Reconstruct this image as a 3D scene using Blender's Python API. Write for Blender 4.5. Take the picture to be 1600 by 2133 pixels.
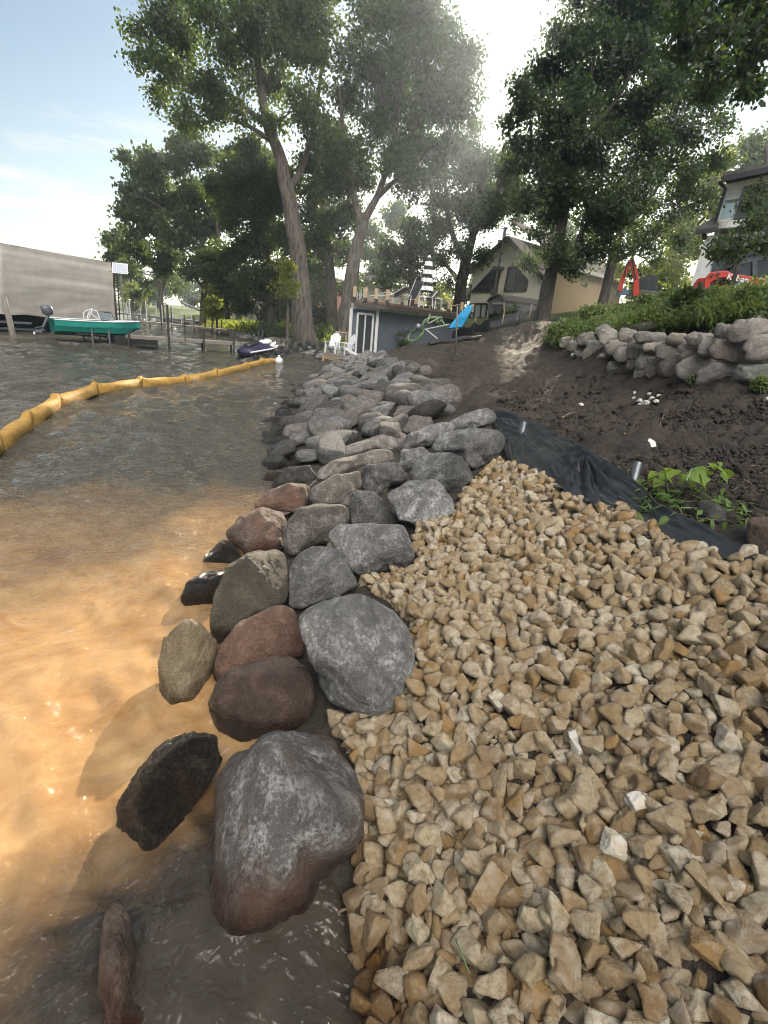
import bpy, math, random
import numpy as np
from mathutils import Matrix, Vector

for o in list(bpy.data.objects): bpy.data.objects.remove(o)
S = bpy.context.scene
COL = S.collection
RNG = np.random.default_rng(7)
random.seed(7)

# ------------------------------------------------------------------ camera
F, CX, CY, H = 1115.0, 800.0, 1066.5, 2.0
PITCH, ROLL = math.radians(19.5), math.radians(5.1)
FW = np.array([0, math.cos(PITCH), -math.sin(PITCH)])
_r0 = np.array([1., 0, 0]); _u0 = np.array([0, math.sin(PITCH), math.cos(PITCH)])
RT = math.cos(ROLL)*_r0 + math.sin(ROLL)*_u0
UP = -math.sin(ROLL)*_r0 + math.cos(ROLL)*_u0
EYE = np.array([0, 0, H])
cam = bpy.data.objects.new('camera', bpy.data.cameras.new('camera')); COL.objects.link(cam)
cam.matrix_world = Matrix(((RT[0], UP[0], -FW[0], 0), (RT[1], UP[1], -FW[1], 0), (RT[2], UP[2], -FW[2], H), (0, 0, 0, 1)))
cam.data.sensor_fit = 'HORIZONTAL'; cam.data.sensor_width = 36; cam.data.lens = 36*F/1600
cam.data.clip_start = .05; cam.data.clip_end = 3000
S.camera = cam
S.render.resolution_x, S.render.resolution_y = 768, 1024

# ------------------------------------------------------------------ light
SUN_AZ, SUN_EL = math.radians(9.5), math.radians(20.4)      # azimuth measured from +Y towards +X
world = bpy.data.worlds.new("World"); S.world = world; world.use_nodes = True
wt = world.node_tree; wt.nodes.clear()
sky = wt.nodes.new('ShaderNodeTexSky'); sky.sky_type = 'NISHITA'; sky.sun_disc = False
sky.sun_elevation = SUN_EL; sky.sun_rotation = SUN_AZ
sky.air_density = 1.0; sky.dust_density = 0.15; sky.ozone_density = 1.2
bg = wt.nodes.new('ShaderNodeBackground'); bg.inputs['Strength'].default_value = .06
wo = wt.nodes.new('ShaderNodeOutputWorld')
# thin streaks of cloud low over the lake
tc = wt.nodes.new('ShaderNodeTexCoord'); mp = wt.nodes.new('ShaderNodeMapping'); mp.inputs['Scale'].default_value = (2.2, 2.2, 11)
nz = wt.nodes.new('ShaderNodeTexNoise'); nz.inputs['Scale'].default_value = 2.0; nz.inputs['Detail'].default_value = 7; nz.inputs['Roughness'].default_value = .62
cr = wt.nodes.new('ShaderNodeValToRGB'); cr.color_ramp.elements[0].position = .50; cr.color_ramp.elements[1].position = .72
sx = wt.nodes.new('ShaderNodeSeparateXYZ')
zr = wt.nodes.new('ShaderNodeMapRange'); zr.inputs[1].default_value = .16; zr.inputs[2].default_value = .28; zr.inputs[3].default_value = 1; zr.inputs[4].default_value = 0.06
ml = wt.nodes.new('ShaderNodeMath'); ml.operation = 'MULTIPLY'
mx = wt.nodes.new('ShaderNodeMix'); mx.data_type = 'RGBA'; mx.inputs['B'].default_value = (9.0, 8.1, 7.0, 1)
L = wt.links.new
L(tc.outputs['Generated'], mp.inputs['Vector']); L(mp.outputs[0], nz.inputs['Vector']); L(nz.outputs['Fac'], cr.inputs[0])
L(tc.outputs['Generated'], sx.inputs[0]); L(sx.outputs['Z'], zr.inputs[0]); L(cr.outputs['Color'], ml.inputs[0]); L(zr.outputs[0], ml.inputs[1])
wb = wt.nodes.new('ShaderNodeMix'); wb.data_type = 'RGBA'; wb.blend_type = 'MULTIPLY'; wb.inputs['Factor'].default_value = 1; wb.inputs['B'].default_value = (1.09, 1.0, .90, 1)
L(ml.outputs[0], mx.inputs['Factor']); L(sky.outputs[0], wb.inputs['A']); L(wb.outputs['Result'], mx.inputs['A']); # added bright cloud behind the camera, unseen, fills light into the shaded foreground
dt = wt.nodes.new('ShaderNodeVectorMath'); dt.operation = 'DOT_PRODUCT'; L(tc.outputs['Generated'], dt.inputs[0]); _d = Vector((.12, -.52, .81)).normalized(); dt.inputs[1].default_value = _d
yr = wt.nodes.new('ShaderNodeMapRange'); yr.inputs[1].default_value = .80; yr.inputs[2].default_value = .94; L(dt.outputs['Value'], yr.inputs[0])
n2 = wt.nodes.new('ShaderNodeTexNoise'); n2.inputs['Scale'].default_value = 1.6; n2.inputs['Detail'].default_value = 6; L(tc.outputs['Generated'], n2.inputs['Vector'])
c2 = wt.nodes.new('ShaderNodeValToRGB'); c2.color_ramp.elements[0].position = .36; c2.color_ramp.elements[1].position = .52; L(n2.outputs['Fac'], c2.inputs[0])
m2 = wt.nodes.new('ShaderNodeMath'); m2.operation = 'MULTIPLY'; L(yr.outputs[0], m2.inputs[0]); L(c2.outputs['Color'], m2.inputs[1])
mx2 = wt.nodes.new('ShaderNodeMix'); mx2.data_type = 'RGBA'; mx2.inputs['B'].default_value = (105.0, 99.0, 90.0, 1)
L(m2.outputs[0], mx2.inputs['Factor']); L(mx.outputs['Result'], mx2.inputs['A']); L(mx2.outputs['Result'], bg.inputs['Color']); L(bg.outputs[0], wo.inputs[0])

sun = bpy.data.objects.new('sun', bpy.data.lights.new('sun', 'SUN')); COL.objects.link(sun)
sun.data.energy = 5.0; sun.data.angle = math.radians(.5); sun.data.color = (1.0, .86, .66)
_sd = Vector((math.sin(SUN_AZ)*math.cos(SUN_EL), math.cos(SUN_AZ)*math.cos(SUN_EL), math.sin(SUN_EL)))
sun.rotation_euler = _sd.to_track_quat('Z', 'Y').to_euler()
S.view_settings.view_transform = 'Standard'; S.view_settings.look = 'None'
S.view_settings.exposure = 1.2; S.view_settings.gamma = 1; S.view_settings.use_curve_mapping = False
S.render.engine = 'CYCLES'
S.cycles.use_denoising = True; S.cycles.filter_width = 1.0; S.cycles.max_bounces = 8; S.cycles.diffuse_bounces = 3; S.cycles.glossy_bounces = 3
S.cycles.transmission_bounces = 4; S.cycles.volume_bounces = 0; S.cycles.sample_clamp_indirect = 6
S.cycles.caustics_reflective = False; S.cycles.caustics_refractive = False

# ------------------------------------------------------------------ pixel <-> place helpers (photo pixels of the 1600 x 2133 frame)
def ray(px, py): return FW + RT*((px-CX)/F) - UP*((py-CY)/F)
def aty(px, py, Y): d = ray(px, py); return EYE + d*(Y/d[1])
def atz(px, py, z): d = ray(px, py); return EYE + d*((z-H)/d[2])
def onplane(px, py, p0, n): d = ray(px, py); return EYE + d*(np.dot(p0-EYE, n)/np.dot(d, n))
def depth(p): return float(np.dot(np.asarray(p)-EYE, FW))
def ppm(p): return F/depth(p)                 # pixels per metre at a place
def proj(P):
    d = np.atleast_2d(P)-EYE; k = d@FW
    return np.stack([CX+F*(d@RT)/k, CY-F*(d@UP)/k, k], 1)

# ------------------------------------------------------------------ numpy noise
def _hash(ix, iy, iz, seed):
    h = (ix.astype(np.int64)*374761393 + iy.astype(np.int64)*668265263 + iz.astype(np.int64)*2147483647 + seed*1274126177) & 0xffffffff
    h = ((h ^ (h >> 13))*1274126177) & 0xffffffff
    h = ((h ^ (h >> 16))*2246822519) & 0xffffffff
    return ((h ^ (h >> 15)) & 0xffff)/65535.0
def vnoise(P, seed=0):
    i = np.floor(P); f = P-i; f = f*f*f*(f*(f*6-15)+10); i = i.astype(np.int64)
    r = 0
    for a in (0, 1):
        wa = f[:, 0] if a else 1-f[:, 0]
        for b in (0, 1):
            wb = f[:, 1] if b else 1-f[:, 1]
            for c in (0, 1):
                wc = f[:, 2] if c else 1-f[:, 2]
                r = r + wa*wb*wc*_hash(i[:, 0]+a, i[:, 1]+b, i[:, 2]+c, seed)
    return r*2-1
def fbm(P, octaves=4, seed=0, gain=.5, lac=2.03):
    s, a, t = 0, 1, 0
    for k in range(octaves):
        s = s + a*vnoise(P*lac**k, seed+k*17); t += a; a *= gain
    return s/t

# ------------------------------------------------------------------ object helpers
def tag(o, label=None, cat=None, group=None, kind=None):
    if label: o['label'] = label
    if cat: o['category'] = cat
    if group: o['group'] = group
    if kind: o['kind'] = kind
    return o
def thing(name, label, cat, loc=(0, 0, 0), group=None):
    o = bpy.data.objects.new(name, None); COL.objects.link(o)
    o.location = [float(c) for c in loc]; o.empty_display_size = .1
    return tag(o, label, cat, group)
def mesh_from(name, V, faces, mat=None, smooth=False):
    me = bpy.data.meshes.new(name)
    V = np.asarray(V, np.float32)
    if isinstance(faces, np.ndarray):
        n, k = faces.shape
        me.vertices.add(len(V)); me.vertices.foreach_set('co', V.ravel())
        me.loops.add(n*k); me.loops.foreach_set('vertex_index', faces.astype(np.int32).ravel())
        me.polygons.add(n); me.polygons.foreach_set('loop_start', np.arange(0, n*k, k, dtype=np.int32))
        me.update(calc_edges=True)
    else:
        me.from_pydata(V.tolist(), [], faces); me.update()
    if mat: me.materials.append(mat)
    if smooth: me.polygons.foreach_set('use_smooth', np.ones(len(me.polygons), bool))
    return me
def link(name, me, parent=None, loc=None):
    o = bpy.data.objects.new(name, me); COL.objects.link(o)
    if parent: o.parent = parent
    if loc is not None: o.location = [float(c) for c in loc]
    return o
def attr(me, name, vals, domain='POINT'):
    a = me.attributes.new(name, 'FLOAT', domain); a.data.foreach_set('value', np.asarray(vals, np.float32))

def root_loc(p):
    v = np.zeros(3)
    while p is not None: v += np.array(p.location); p = p.parent
    return v
class MB:
    """collects shapes in world coordinates; build() links them as one mesh object (relative to its parent's place)"""
    def __init__(s): s.v = []; s.f = []
    def add(s, V, Fc):
        b = len(s.v); s.v += [list(map(float, p)) for p in V]; s.f += [[i+b for i in f] for f in Fc]; return s
    def box(s, c, size, ax=None, ay=None, az=None, taper=1.0):
        c = np.asarray(c, float); ax = np.array([1., 0, 0]) if ax is None else np.asarray(ax, float)/np.linalg.norm(ax)
        if az is None: az = np.array([0, 0, 1.]) if ay is None else np.cross(ax, ay)
        az = np.asarray(az, float); az = az - ax*np.dot(az, ax); az /= np.linalg.norm(az)
        ay = np.cross(az, ax); h = np.asarray(size, float)/2
        V = [c + ax*x*h[0]*(taper if z > 0 else 1) + ay*y*h[1]*(taper if z > 0 else 1) + az*z*h[2] for z in (-1, 1) for y in (-1, 1) for x in (-1, 1)]
        return s.add(V, [[0, 2, 3, 1], [4, 5, 7, 6], [0, 1, 5, 4], [2, 6, 7, 3], [0, 4, 6, 2], [1, 3, 7, 5]])
    def bar(s, a, b, w, h=None, up=(0, 0, 1)):
        a = np.asarray(a, float); b = np.asarray(b, float); d = b-a; l = np.linalg.norm(d)
        up = np.asarray(up, float)
        if abs(np.dot(d/l, up)) > .98: up = np.array([0, 1., 0])
        return s.box((a+b)/2, (l, w, h or w), ax=d, az=up)
    def tube(s, pts, rad, n=8, cap=True, squash=1.0):
        P = np.asarray(pts, float); R = np.full(len(P), rad, float) if np.isscalar(rad) else np.asarray(rad, float)
        T = np.gradient(P, axis=0); T /= np.linalg.norm(T, axis=1)[:, None]+1e-9
        ref = np.array([0, 0, 1.]) if abs(T[0][2]) < .9 else np.array([0, 1., 0]); V = []
        for p, t, r in zip(P, T, R):
            a = np.cross(t, ref); a /= np.linalg.norm(a)+1e-9; b = np.cross(a, t); ref = b
            V += [p + (a*math.cos(q)+b*squash*math.sin(q))*r for q in np.arange(n)*2*math.pi/n]
        m = len(P); Fc = [[i*n+j, i*n+(j+1) % n, (i+1)*n+(j+1) % n, (i+1)*n+j] for i in range(m-1) for j in range(n)]
        if cap: Fc += [list(range(n))[::-1], list(range((m-1)*n, m*n))]
        return s.add(V, Fc)
    def loft(s, rings, cap=True, closed=True):
        m = len(rings); n = len(rings[0]); V = [p for r in rings for p in r]
        Fc = [[i*n+j, i*n+(j+1) % n, (i+1)*n+(j+1) % n, (i+1)*n+j] for i in range(m-1) for j in range(n if closed else n-1)]
        if cap: Fc += [list(range(n))[::-1], list(range((m-1)*n, m*n))]
        return s.add(V, Fc)
    def prism(s, poly, ext):
        """flat polygon (3D points) pushed along the vector ext"""
        P = [np.asarray(p, float) for p in poly]; n = len(P); ext = np.asarray(ext, float)
        V = P + [p+ext for p in P]
        return s.add(V, [list(range(n)), list(range(n, 2*n))[::-1]] + [[i, i+n, (i+1) % n+n, (i+1) % n] for i in range(n)])
    def ell(s, c, r, n=12, m=8, ax=None):
        c = np.asarray(c, float); r = np.full(3, r, float) if np.isscalar(r) else np.asarray(r, float)
        rings = []
        for i in range(m+1):
            t = math.pi*i/m; t = min(max(t, .02), math.pi-.02)
            rings.append([c+np.array([r[0]*math.sin(t)*math.cos(q), r[1]*math.sin(t)*math.sin(q), -r[2]*math.cos(t)]) for q in np.arange(n)*2*math.pi/n])
        return s.loft(rings)
    def build(s, name, mat, parent=None, smooth=False, bevel=0):
        V = np.asarray(s.v, float)
        if parent is None:
            base = np.array([V[:, 0].mean(), V[:, 1].mean(), V[:, 2].min()]); me = mesh_from(name, V-base, s.f, mat, smooth); o = link(name, me, None, base)
        else:
            me = mesh_from(name, V-root_loc(parent), s.f, mat, smooth); o = link(name, me, parent)
        if bevel:
            b = o.modifiers.new('bevel', 'BEVEL'); b.width = bevel; b.segments = 2; b.limit_method = 'ANGLE'
        return o
def copy_tree(o, parent=None):
    c = o.copy(); COL.objects.link(c); c.parent = parent
    for ch in [x for x in bpy.data.objects if x.parent == o]: copy_tree(ch, c)
    return c

# ------------------------------------------------------------------ materials
class N:
    """small node-building helper"""
    def __init__(s, name):
        s.m = bpy.data.materials.new(name); s.m.use_nodes = True; s.t = s.m.node_tree; s.t.nodes.clear()
        s.out = s.t.nodes.new('ShaderNodeOutputMaterial')
    def n(s, typ, **kw):
        x = s.t.nodes.new('ShaderNode'+typ)
        for k, v in kw.items():
            if hasattr(x, k): setattr(x, k, v)
        return x
    def set(s, node, **kw):
        for k, v in kw.items(): s.put(node.inputs[k.replace('_', ' ')], v)
        return node
    def put(s, sock, v):
        if hasattr(v, 'links') and hasattr(v, 'is_output'): s.t.links.new(v, sock)
        else:
            if sock.type == 'RGBA' and len(v) == 3: v = (*v, 1)
            sock.default_value = v
    def math(s, op, a, b=0.0, c=None):
        x = s.n('Math', operation=op); s.put(x.inputs[0], a); s.put(x.inputs[1], b)
        if c is not None: s.put(x.inputs[2], c)
        return x.outputs[0]
    def mix(s, f, a, b, blend='MIX'):
        x = s.n('Mix', data_type='RGBA', blend_type=blend); s.put(x.inputs['Factor'], f); s.put(x.inputs['A'], a); s.put(x.inputs['B'], b)
        return x.outputs['Result']
    def ramp(s, f, stops, interp='LINEAR'):
        x = s.n('ValToRGB'); r = x.color_ramp; r.interpolation = interp
        while len(r.elements) < len(stops): r.elements.new(.5)
        for e, (p, c) in zip(r.elements, stops):
            e.position = p; e.color = (c, c, c, 1) if np.isscalar(c) else (*c, 1)
        s.put(x.inputs[0], f); return x.outputs['Color']
    def rng(s, v, a, b, c=0., d=1.):
        x = s.n('MapRange'); s.put(x.inputs[0], v)
        for i, q in enumerate((a, b, c, d)): x.inputs[i+1].default_value = q
        return x.outputs[0]
    def noise(s, vec, scale, detail=5, rough=.55, dist=0):
        x = s.n('TexNoise'); s.put(x.inputs['Vector'], vec); s.set(x, Scale=scale, Detail=detail, Roughness=rough, Distortion=dist); return x.outputs['Fac']
    def obj(s, rnd=True, scale=None):
        t = s.n('TexCoord').outputs['Object']
        if rnd:
            i = s.n('ObjectInfo'); v = s.n('VectorMath', operation='ADD'); s.put(v.inputs[0], t)
            m = s.math('MULTIPLY', i.outputs['Random'], 37.0); s.put(v.inputs[1], m); t = v.outputs[0]
        if scale is not None:
            mp = s.n('Mapping'); s.put(mp.inputs['Vector'], t); mp.inputs['Scale'].default_value = scale; t = mp.outputs[0]
        return t
    def pos(s): return s.n('NewGeometry').outputs['Position']
    def rand(s): return s.n('ObjectInfo').outputs['Random']
    def at(s, name): x = s.n('Attribute'); x.attribute_name = name; return x.outputs['Fac']
    def bump(s, h, strength=.3, dist=.02, normal=None):
        x = s.n('Bump'); s.set(x, Strength=strength, Distance=dist, Height=h)
        if normal is not None: s.put(x.inputs['Normal'], normal)
        return x.outputs[0]
    def bsdf(s, **kw):
        b = s.n('BsdfPrincipled')
        for k, v in kw.items(): s.put(b.inputs[k.replace('_', ' ')], v)
        return b.outputs[0]
    def done(s, shader, vol=None):
        s.t.links.new(shader, s.out.inputs[0]); return s.m
def simple(name, c1, c2=None, rough=.6, scale=6, bump=.15, bdist=.01, metal=0, stretch=None, streak=None):
    """a surface colour broken up by two noises, with a little relief"""
    k = N(name); v = k.obj(True, stretch)
    c2 = c2 or tuple(x*.72 for x in c1)
    n1 = k.noise(v, scale, 7, .6); n2 = k.noise(v, scale*9, 4, .6)
    col = k.mix(k.ramp(n1, [(.32, 0.), (.68, 1.)]), c1, c2)
    col = k.mix(k.math('MULTIPLY', n2, .35), col, tuple(x*.55 for x in c1))
    return k.done(k.bsdf(Base_Color=col, Roughness=k.rng(n2, .2, .8, max(rough-.12, .05), min(rough+.12, 1)), Metallic=metal, Normal=k.bump(k.math('ADD', n1, k.math('MULTIPLY', n2, .5)), bump, bdist)))
def _mix_f(s, f, a, b):
    x = s.n('Mix', data_type='FLOAT'); s.put(x.inputs[0], f); s.put(x.inputs[2], a); s.put(x.inputs[3], b); return x.outputs[0]
N.mix_f = _mix_f
# ------------------------------------------------------------------ terrain heights: thin-plate spline through measured places
def shore_x(y): return np.where(y < 29, -.78-.125*y, -4.4-.62*(y-29))
_ctl = []
for px, py, z in [(780, 1960, .0), (900, 2120, .08), (1250, 2100, .27), (1600, 2100, .42), (770, 1700, .12), (1000, 1800, .22), (1200, 1700, .38), (1600, 1500, .74), (870, 1350, .32),
                  (870, 1150, .42), (950, 1060, .52), (1045, 950, .68), (1250, 1075, .84), (1600, 1165, 1.0), (1200, 1300, .62), (1030, 880, .82), (1150, 945, .92), (1340, 1030, .96), (1600, 1080, 1.06), (1600, 930, 1.2),
                  (1300, 900, 1.02), (1100, 830, .95)]:
    _ctl.append(atz(px, py, z))
for px, py, Y in [(948, 755, 15.5), (835, 731, 22), (1000, 727, 20), (1100, 722, 20), (1130, 668, 31), (1190, 745, 15.5), (1300, 795, 11.6), (1400, 808, 10.2), (1540, 815, 8.8), (1620, 835, 8.2),
                  (1190, 690, 17.5), (1300, 692, 13.6), (1400, 690, 12.2), (1500, 676, 11), (1600, 664, 10.2), (1450, 640, 14), (1600, 628, 13), (1300, 640, 26), (1180, 664, 30), (1130, 655, 45), (1300, 645, 45),
                  (985, 668, 46), (1000, 690, 29), (1060, 672, 33), (900, 716, 25)]:
    _ctl.append(aty(px, py, Y))
for p in [(30, 12, 4.6), (40, 40, 6.2), (20, 70, 6), (-4, 60, 2.2), (60, 90, 8), (-30, 110, 1.4), (0, 120, 4), (5, -3, .7), (12, 0, 1.6), (25, -5, 3.0), (-2.5, 27, .3), (-3, 33, .7), (-1, 38, 1.2), (3, 31, 1.0), (-9, 44, 1.0), (-20, 62, .9), (2, 47, 2.6), (-2, 25, .25),(-1.2,29,.45),(1,34,1.1),(7.9,14.9,2.35),(9.6,15.4,2.5),(8.8,17.5,2.8),(12,22,4.0)]:
    _ctl.append(np.array(p, float))
_ctl = np.array(_ctl); _cs = 10.0
def _warp(P): return np.stack([np.arcsinh(P[:, 0]/4)*4, np.arcsinh(P[:, 1]/6)*6], 1)/_cs
_cw = _warp(_ctl)
def _U(d2): return np.where(d2 > 1e-12, d2*np.log(d2+1e-12), 0)
_K = _U(((_cw[:, None]-_cw[None])**2).sum(-1)) + np.eye(len(_cw))*2e-4
_Pm = np.hstack([np.ones((len(_cw), 1)), _cw])
_A = np.block([[_K, _Pm], [_Pm.T, np.zeros((3, 3))]])
_sol = np.linalg.solve(_A, np.concatenate([_ctl[:, 2], np.zeros(3)]))
def smooth(a, b, x): t = np.clip((x-a)/(b-a), 0, 1); return t*t*(3-2*t)
def ground(x, y):
    x = np.atleast_1d(np.asarray(x, float)); y = np.atleast_1d(np.asarray(y, float))
    P = np.stack([x, y], 1); out = np.empty(len(P))
    for i in range(0, len(P), 20000):
        w = _warp(P[i:i+20000]); q = _U(((w[:, None]-_cw[None])**2).sum(-1))
        out[i:i+20000] = q@_sol[:len(_cw)] + _sol[-3] + w@_sol[-2:]
    sx = shore_x(np.clip(y, -5, 400)); s = x-sx
    out = np.clip(out, -.3, 12)
    near = 1-smooth(24, 30, y)
    bank = np.clip(-.12+.36*s, -1.5, None)                       # the slope the riprap lies on
    bank2 = np.clip(-.1+.25*s, -1.5, None)
    lim = bank*near + bank2*(1-near)
    return np.minimum(out, lim)
def gz(x, y): return float(ground([x], [y])[0])
def onground(px, py, off=0.0):
    """where the line of sight through a photo pixel meets the ground raised by off"""
    d = ray(px, py); t = np.geomspace(.6, 150, 900); P = EYE + d*t[:, None]
    h = P[:, 2]-ground(P[:, 0], P[:, 1])-off
    k = np.argmax(h < 0)
    if k == 0: return EYE+d*30
    a = h[k-1]/(h[k-1]-h[k]); return EYE+d*(t[k-1]+(t[k]-t[k-1])*a)

# ------------------------------------------------------------------ ground sheet
def in_poly(X, Y, poly):
    c = np.zeros(len(X), bool); n = len(poly)
    for i in range(n):
        x1, y1 = poly[i]; x2, y2 = poly[i-1]
        c ^= ((y1 > Y) != (y2 > Y)) & (X < (x2-x1)*(Y-y1)/(y2-y1+1e-12)+x1)
    return c
na, nr = 560, 620
ang = np.linspace(-82, 82, na)*math.pi/180
rad = np.geomspace(.35, 260, nr)
A, R = np.meshgrid(ang, rad); gx = (R*np.sin(A)).ravel(); gy = (R*np.cos(A)).ravel() - .3
gzv = ground(gx, gy)
sxx = gx-shore_x(np.clip(gy, -5, 400))
soil = smooth(2.2, 3.6, sxx)*(1-smooth(24, 31, gy))
P2 = np.stack([gx, gy, gx*0], 1)
clods = np.abs(fbm(P2*1.3, 5, 3, .66))*.26 + np.abs(fbm(P2*4.6, 4, 9, .62))*.11 + np.maximum(fbm(P2*np.array([2.2, 2.6, 1]), 3, 21)-.1, 0)*.20
ruts = np.sin((gx*.75+gy*.55)*9+2*vnoise(P2*.7, 4))*.018*smooth(.0, .35, vnoise(P2*.45, 77))
lift = soil*(clods-.10+ruts)*smooth(3.5, 6.5, gy+gx*.3) + (1-soil)*fbm(P2*1.5, 3, 5)*.03
wallzone = smooth(9.0, 10.5, gx+.28*np.maximum(gy-8, 0)) if False else 0
gzv = gzv + lift*np.clip(R.ravel()/3, 0, 1)
grassm = np.clip(smooth(27, 31, gy) + smooth(0, 1.2, gx*.9+gy*.32-10.6)*smooth(5, 8, gx), 0, 1)
track = smooth(1.9, .5, np.abs(gx - np.interp(gy, [14, 20, 26, 31, 38], [3.2, 4.6, 7.2, 10.0, 12.8])))   # the bare lane climbing past the fence
grassm = grassm*(1-track*(1-smooth(38, 44, gy)))
idx = np.arange(na*nr).reshape(nr, na)
Fc = np.stack([idx[:-1, :-1], idx[:-1, 1:], idx[1:, 1:], idx[1:, :-1]], -1).reshape(-1, 4)

k = N('soil'); p = k.pos()
n1 = k.noise(p, .9, 8, .65); n2 = k.noise(p, 7, 8, .7); n3 = k.noise(p, 40, 5, .7)
dirt = k.mix(k.ramp(n2, [(.36, 0.), (.66, 1.)]), (.014, .010, .008), (.080, .060, .045))
dirt = k.mix(k.math('MULTIPLY', k.ramp(n1, [(.45, 0.), (.7, 1.)]), .5), dirt, (.10, .076, .055))
dirt = k.mix(k.ramp(n3, [(.66, 0.), (.72, .6)]), dirt, (.17, .14, .10))
gr = k.mix(n2, (.06, .10, .018), (.11, .15, .03)); gr = k.mix(k.ramp(n1, [(.45, 0.), (.75, .8)]), gr, (.13, .12, .045))
silt = k.mix(n2, (.040, .034, .027), (.085, .070, .052))
gmask = k.math('MULTIPLY', k.at('grass'), k.ramp(k.math('ADD', k.math('MULTIPLY', n2, .6), k.at('grass')), [(.55, 0.), (1.1, 1.)]))
col = k.mix(k.at('grass'), dirt, gr)
col = k.mix(k.rng(k.n('SeparateXYZ').outputs[2], 0, 1), col, col)
sp = k.n('SeparateXYZ'); k.put(sp.inputs[0], p)
col = k.mix(k.rng(sp.outputs[2], .22, .02), col, silt)
bh = k.math('ADD', k.math('ADD', k.math('MULTIPLY', n1, .6), n2), k.math('MULTIPLY', n3, .45))
M_SOIL = k.done(k.bsdf(Base_Color=col, Roughness=k.rng(n2, .2, .8, .72, .95), Normal=k.bump(bh, 1.0, .12)))
me = mesh_from('ground', np.stack([gx, gy, gzv], 1), Fc, M_SOIL, True)
attr(me, 'grass', grassm)
tag(link('ground', me), 'dark churned bare earth sloping up from the lake shore', kind='structure')

# ------------------------------------------------------------------ lake: rippled sheet, silty plume off the near rocks
na, nr = 520, 760
ang = np.linspace(-86, 62, na)*math.pi/180
rad = np.geomspace(.45, 900, nr)
A, R = np.meshgrid(ang, rad); wx = (R*np.sin(A)).ravel(); wy = (R*np.cos(A)).ravel() - .4; Rr = R.ravel()
wz = np.zeros(len(wx)); rg = np.random.default_rng(11)
for i in range(64):
    lam = .14*(2.6/.14)**(rg.random()); th = math.radians(200)+rg.normal()*.75
    kx, ky = math.cos(th)*2*math.pi/lam, math.sin(th)*2*math.pi/lam
    amp = .0060*lam**.62*.8*(1-smooth(lam*28, lam*60, Rr))
    ph = rg.random()*6.28 + 1.2*np.sin(wx*.21*rg.normal()+wy*.17*rg.normal())
    wz += amp*(np.sin(kx*wx+ky*wy+ph))
near = 1-smooth(2.2, 5, Rr)
PW = np.stack([wx, wy, wx*0], 1)
chop = fbm(PW*np.array([3.2, 3.2, 1])+fbm(PW*1.6, 3, 41)[:, None]*1.0, 3, 31, .42)*.016
wz = wz*(.9+.5*vnoise(PW*.35, 8)) + chop*near
idx = np.arange(na*nr).reshape(nr, na)
Fc = np.stack([idx[:-1, :-1], idx[:-1, 1:], idx[1:, 1:], idx[1:, :-1]], -1).reshape(-1, 4)
k = N('lake_water'); p = k.pos()
sp = k.n('SeparateXYZ'); k.put(sp.inputs[0], p)
w1 = k.noise(p, .8, 4, .5, .6); w2 = k.noise(p, 3.2, 5, .6, 1.2)
dist = k.n('VectorMath', operation='DISTANCE'); k.put(dist.inputs[0], p); dist.inputs[1].default_value = (-1.9, 2.0, 0)
pl = k.math('ADD', dist.outputs['Value'], k.math('MULTIPLY', k.math('SUBTRACT', w1, .5), 4.5))
plume = k.rng(pl, .9, 4.2, 1., 0.)
w3 = k.noise(p, 1.5, 6, .6, 2.2)
silt = k.mix(k.ramp(k.math('ADD', k.math('MULTIPLY', w2, .4), k.math('MULTIPLY', w3, .7)), [(.38, 0.), (.72, 1.)]), (.23, .122, .046), (.41, .262, .125))
deep = k.mix(w1, (.040, .037, .028), (.070, .062, .047))
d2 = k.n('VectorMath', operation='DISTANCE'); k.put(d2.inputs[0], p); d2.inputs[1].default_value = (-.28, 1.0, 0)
shade_pocket = k.rng(k.math('ADD', d2.outputs['Value'], k.math('MULTIPLY', k.math('SUBTRACT', k.noise(p, 2.2, 5, .6, 1.), .5), .7)), .62, 1.12, 1., 0.)  # shade of the near boulders put into the water colour, with clearer water
deep = k.mix(k.rng(dist.outputs['Value'], 7, 17), k.mix(w1, (.050, .046, .037), (.080, .071, .055)), deep)
col = k.mix(plume, deep, silt); col = k.mix(shade_pocket, col, k.mix(w2, (.024, .021, .018), (.062, .050, .038)))
mp = k.n('Mapping'); k.put(mp.inputs['Vector'], p); mp.inputs['Scale'].default_value = (1, 1.7, 1); mp.inputs['Rotation'].default_value = (0, 0, .35)
rdg = lambda n: k.math('SUBTRACT', 1.0, k.math('ABSOLUTE', k.math('MULTIPLY_ADD', n, 3.0, -1.5)))
b1 = rdg(k.noise(mp.outputs[0], 7, 2, .5, .6)); b2 = k.noise(mp.outputs[0], 3.2, 3, .5, .4); b3 = k.noise(mp.outputs[0], 30, 2, .5, .3)
bh = k.math('ADD', k.math('ADD', k.math('MULTIPLY', b1, .75), k.math('MULTIPLY', b2, 1.5)), k.math('MULTIPLY', b3, .05))
_bn = k.bump(k.mix_f(k.rng(plume, .2, .8), k.math('MULTIPLY', bh, k.rng(dist.outputs['Value'], 2, 9, 1., 2.1)), k.math('ADD', k.math('MULTIPLY', rdg(k.noise(p, 5.5, 3, .5, .35)), .34), k.math('MULTIPLY', rdg(k.noise(p, 15, 2, .5, .4)), .12))), .9, .085)
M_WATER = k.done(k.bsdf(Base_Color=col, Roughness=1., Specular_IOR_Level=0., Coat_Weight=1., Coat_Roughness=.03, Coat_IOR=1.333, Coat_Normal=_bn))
tag(link('lake_water', mesh_from('lake_water', np.stack([wx, wy, wz], 1), Fc, M_WATER, True)), 'rippled lake, muddy tan by the near rocks', kind='structure')
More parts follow.
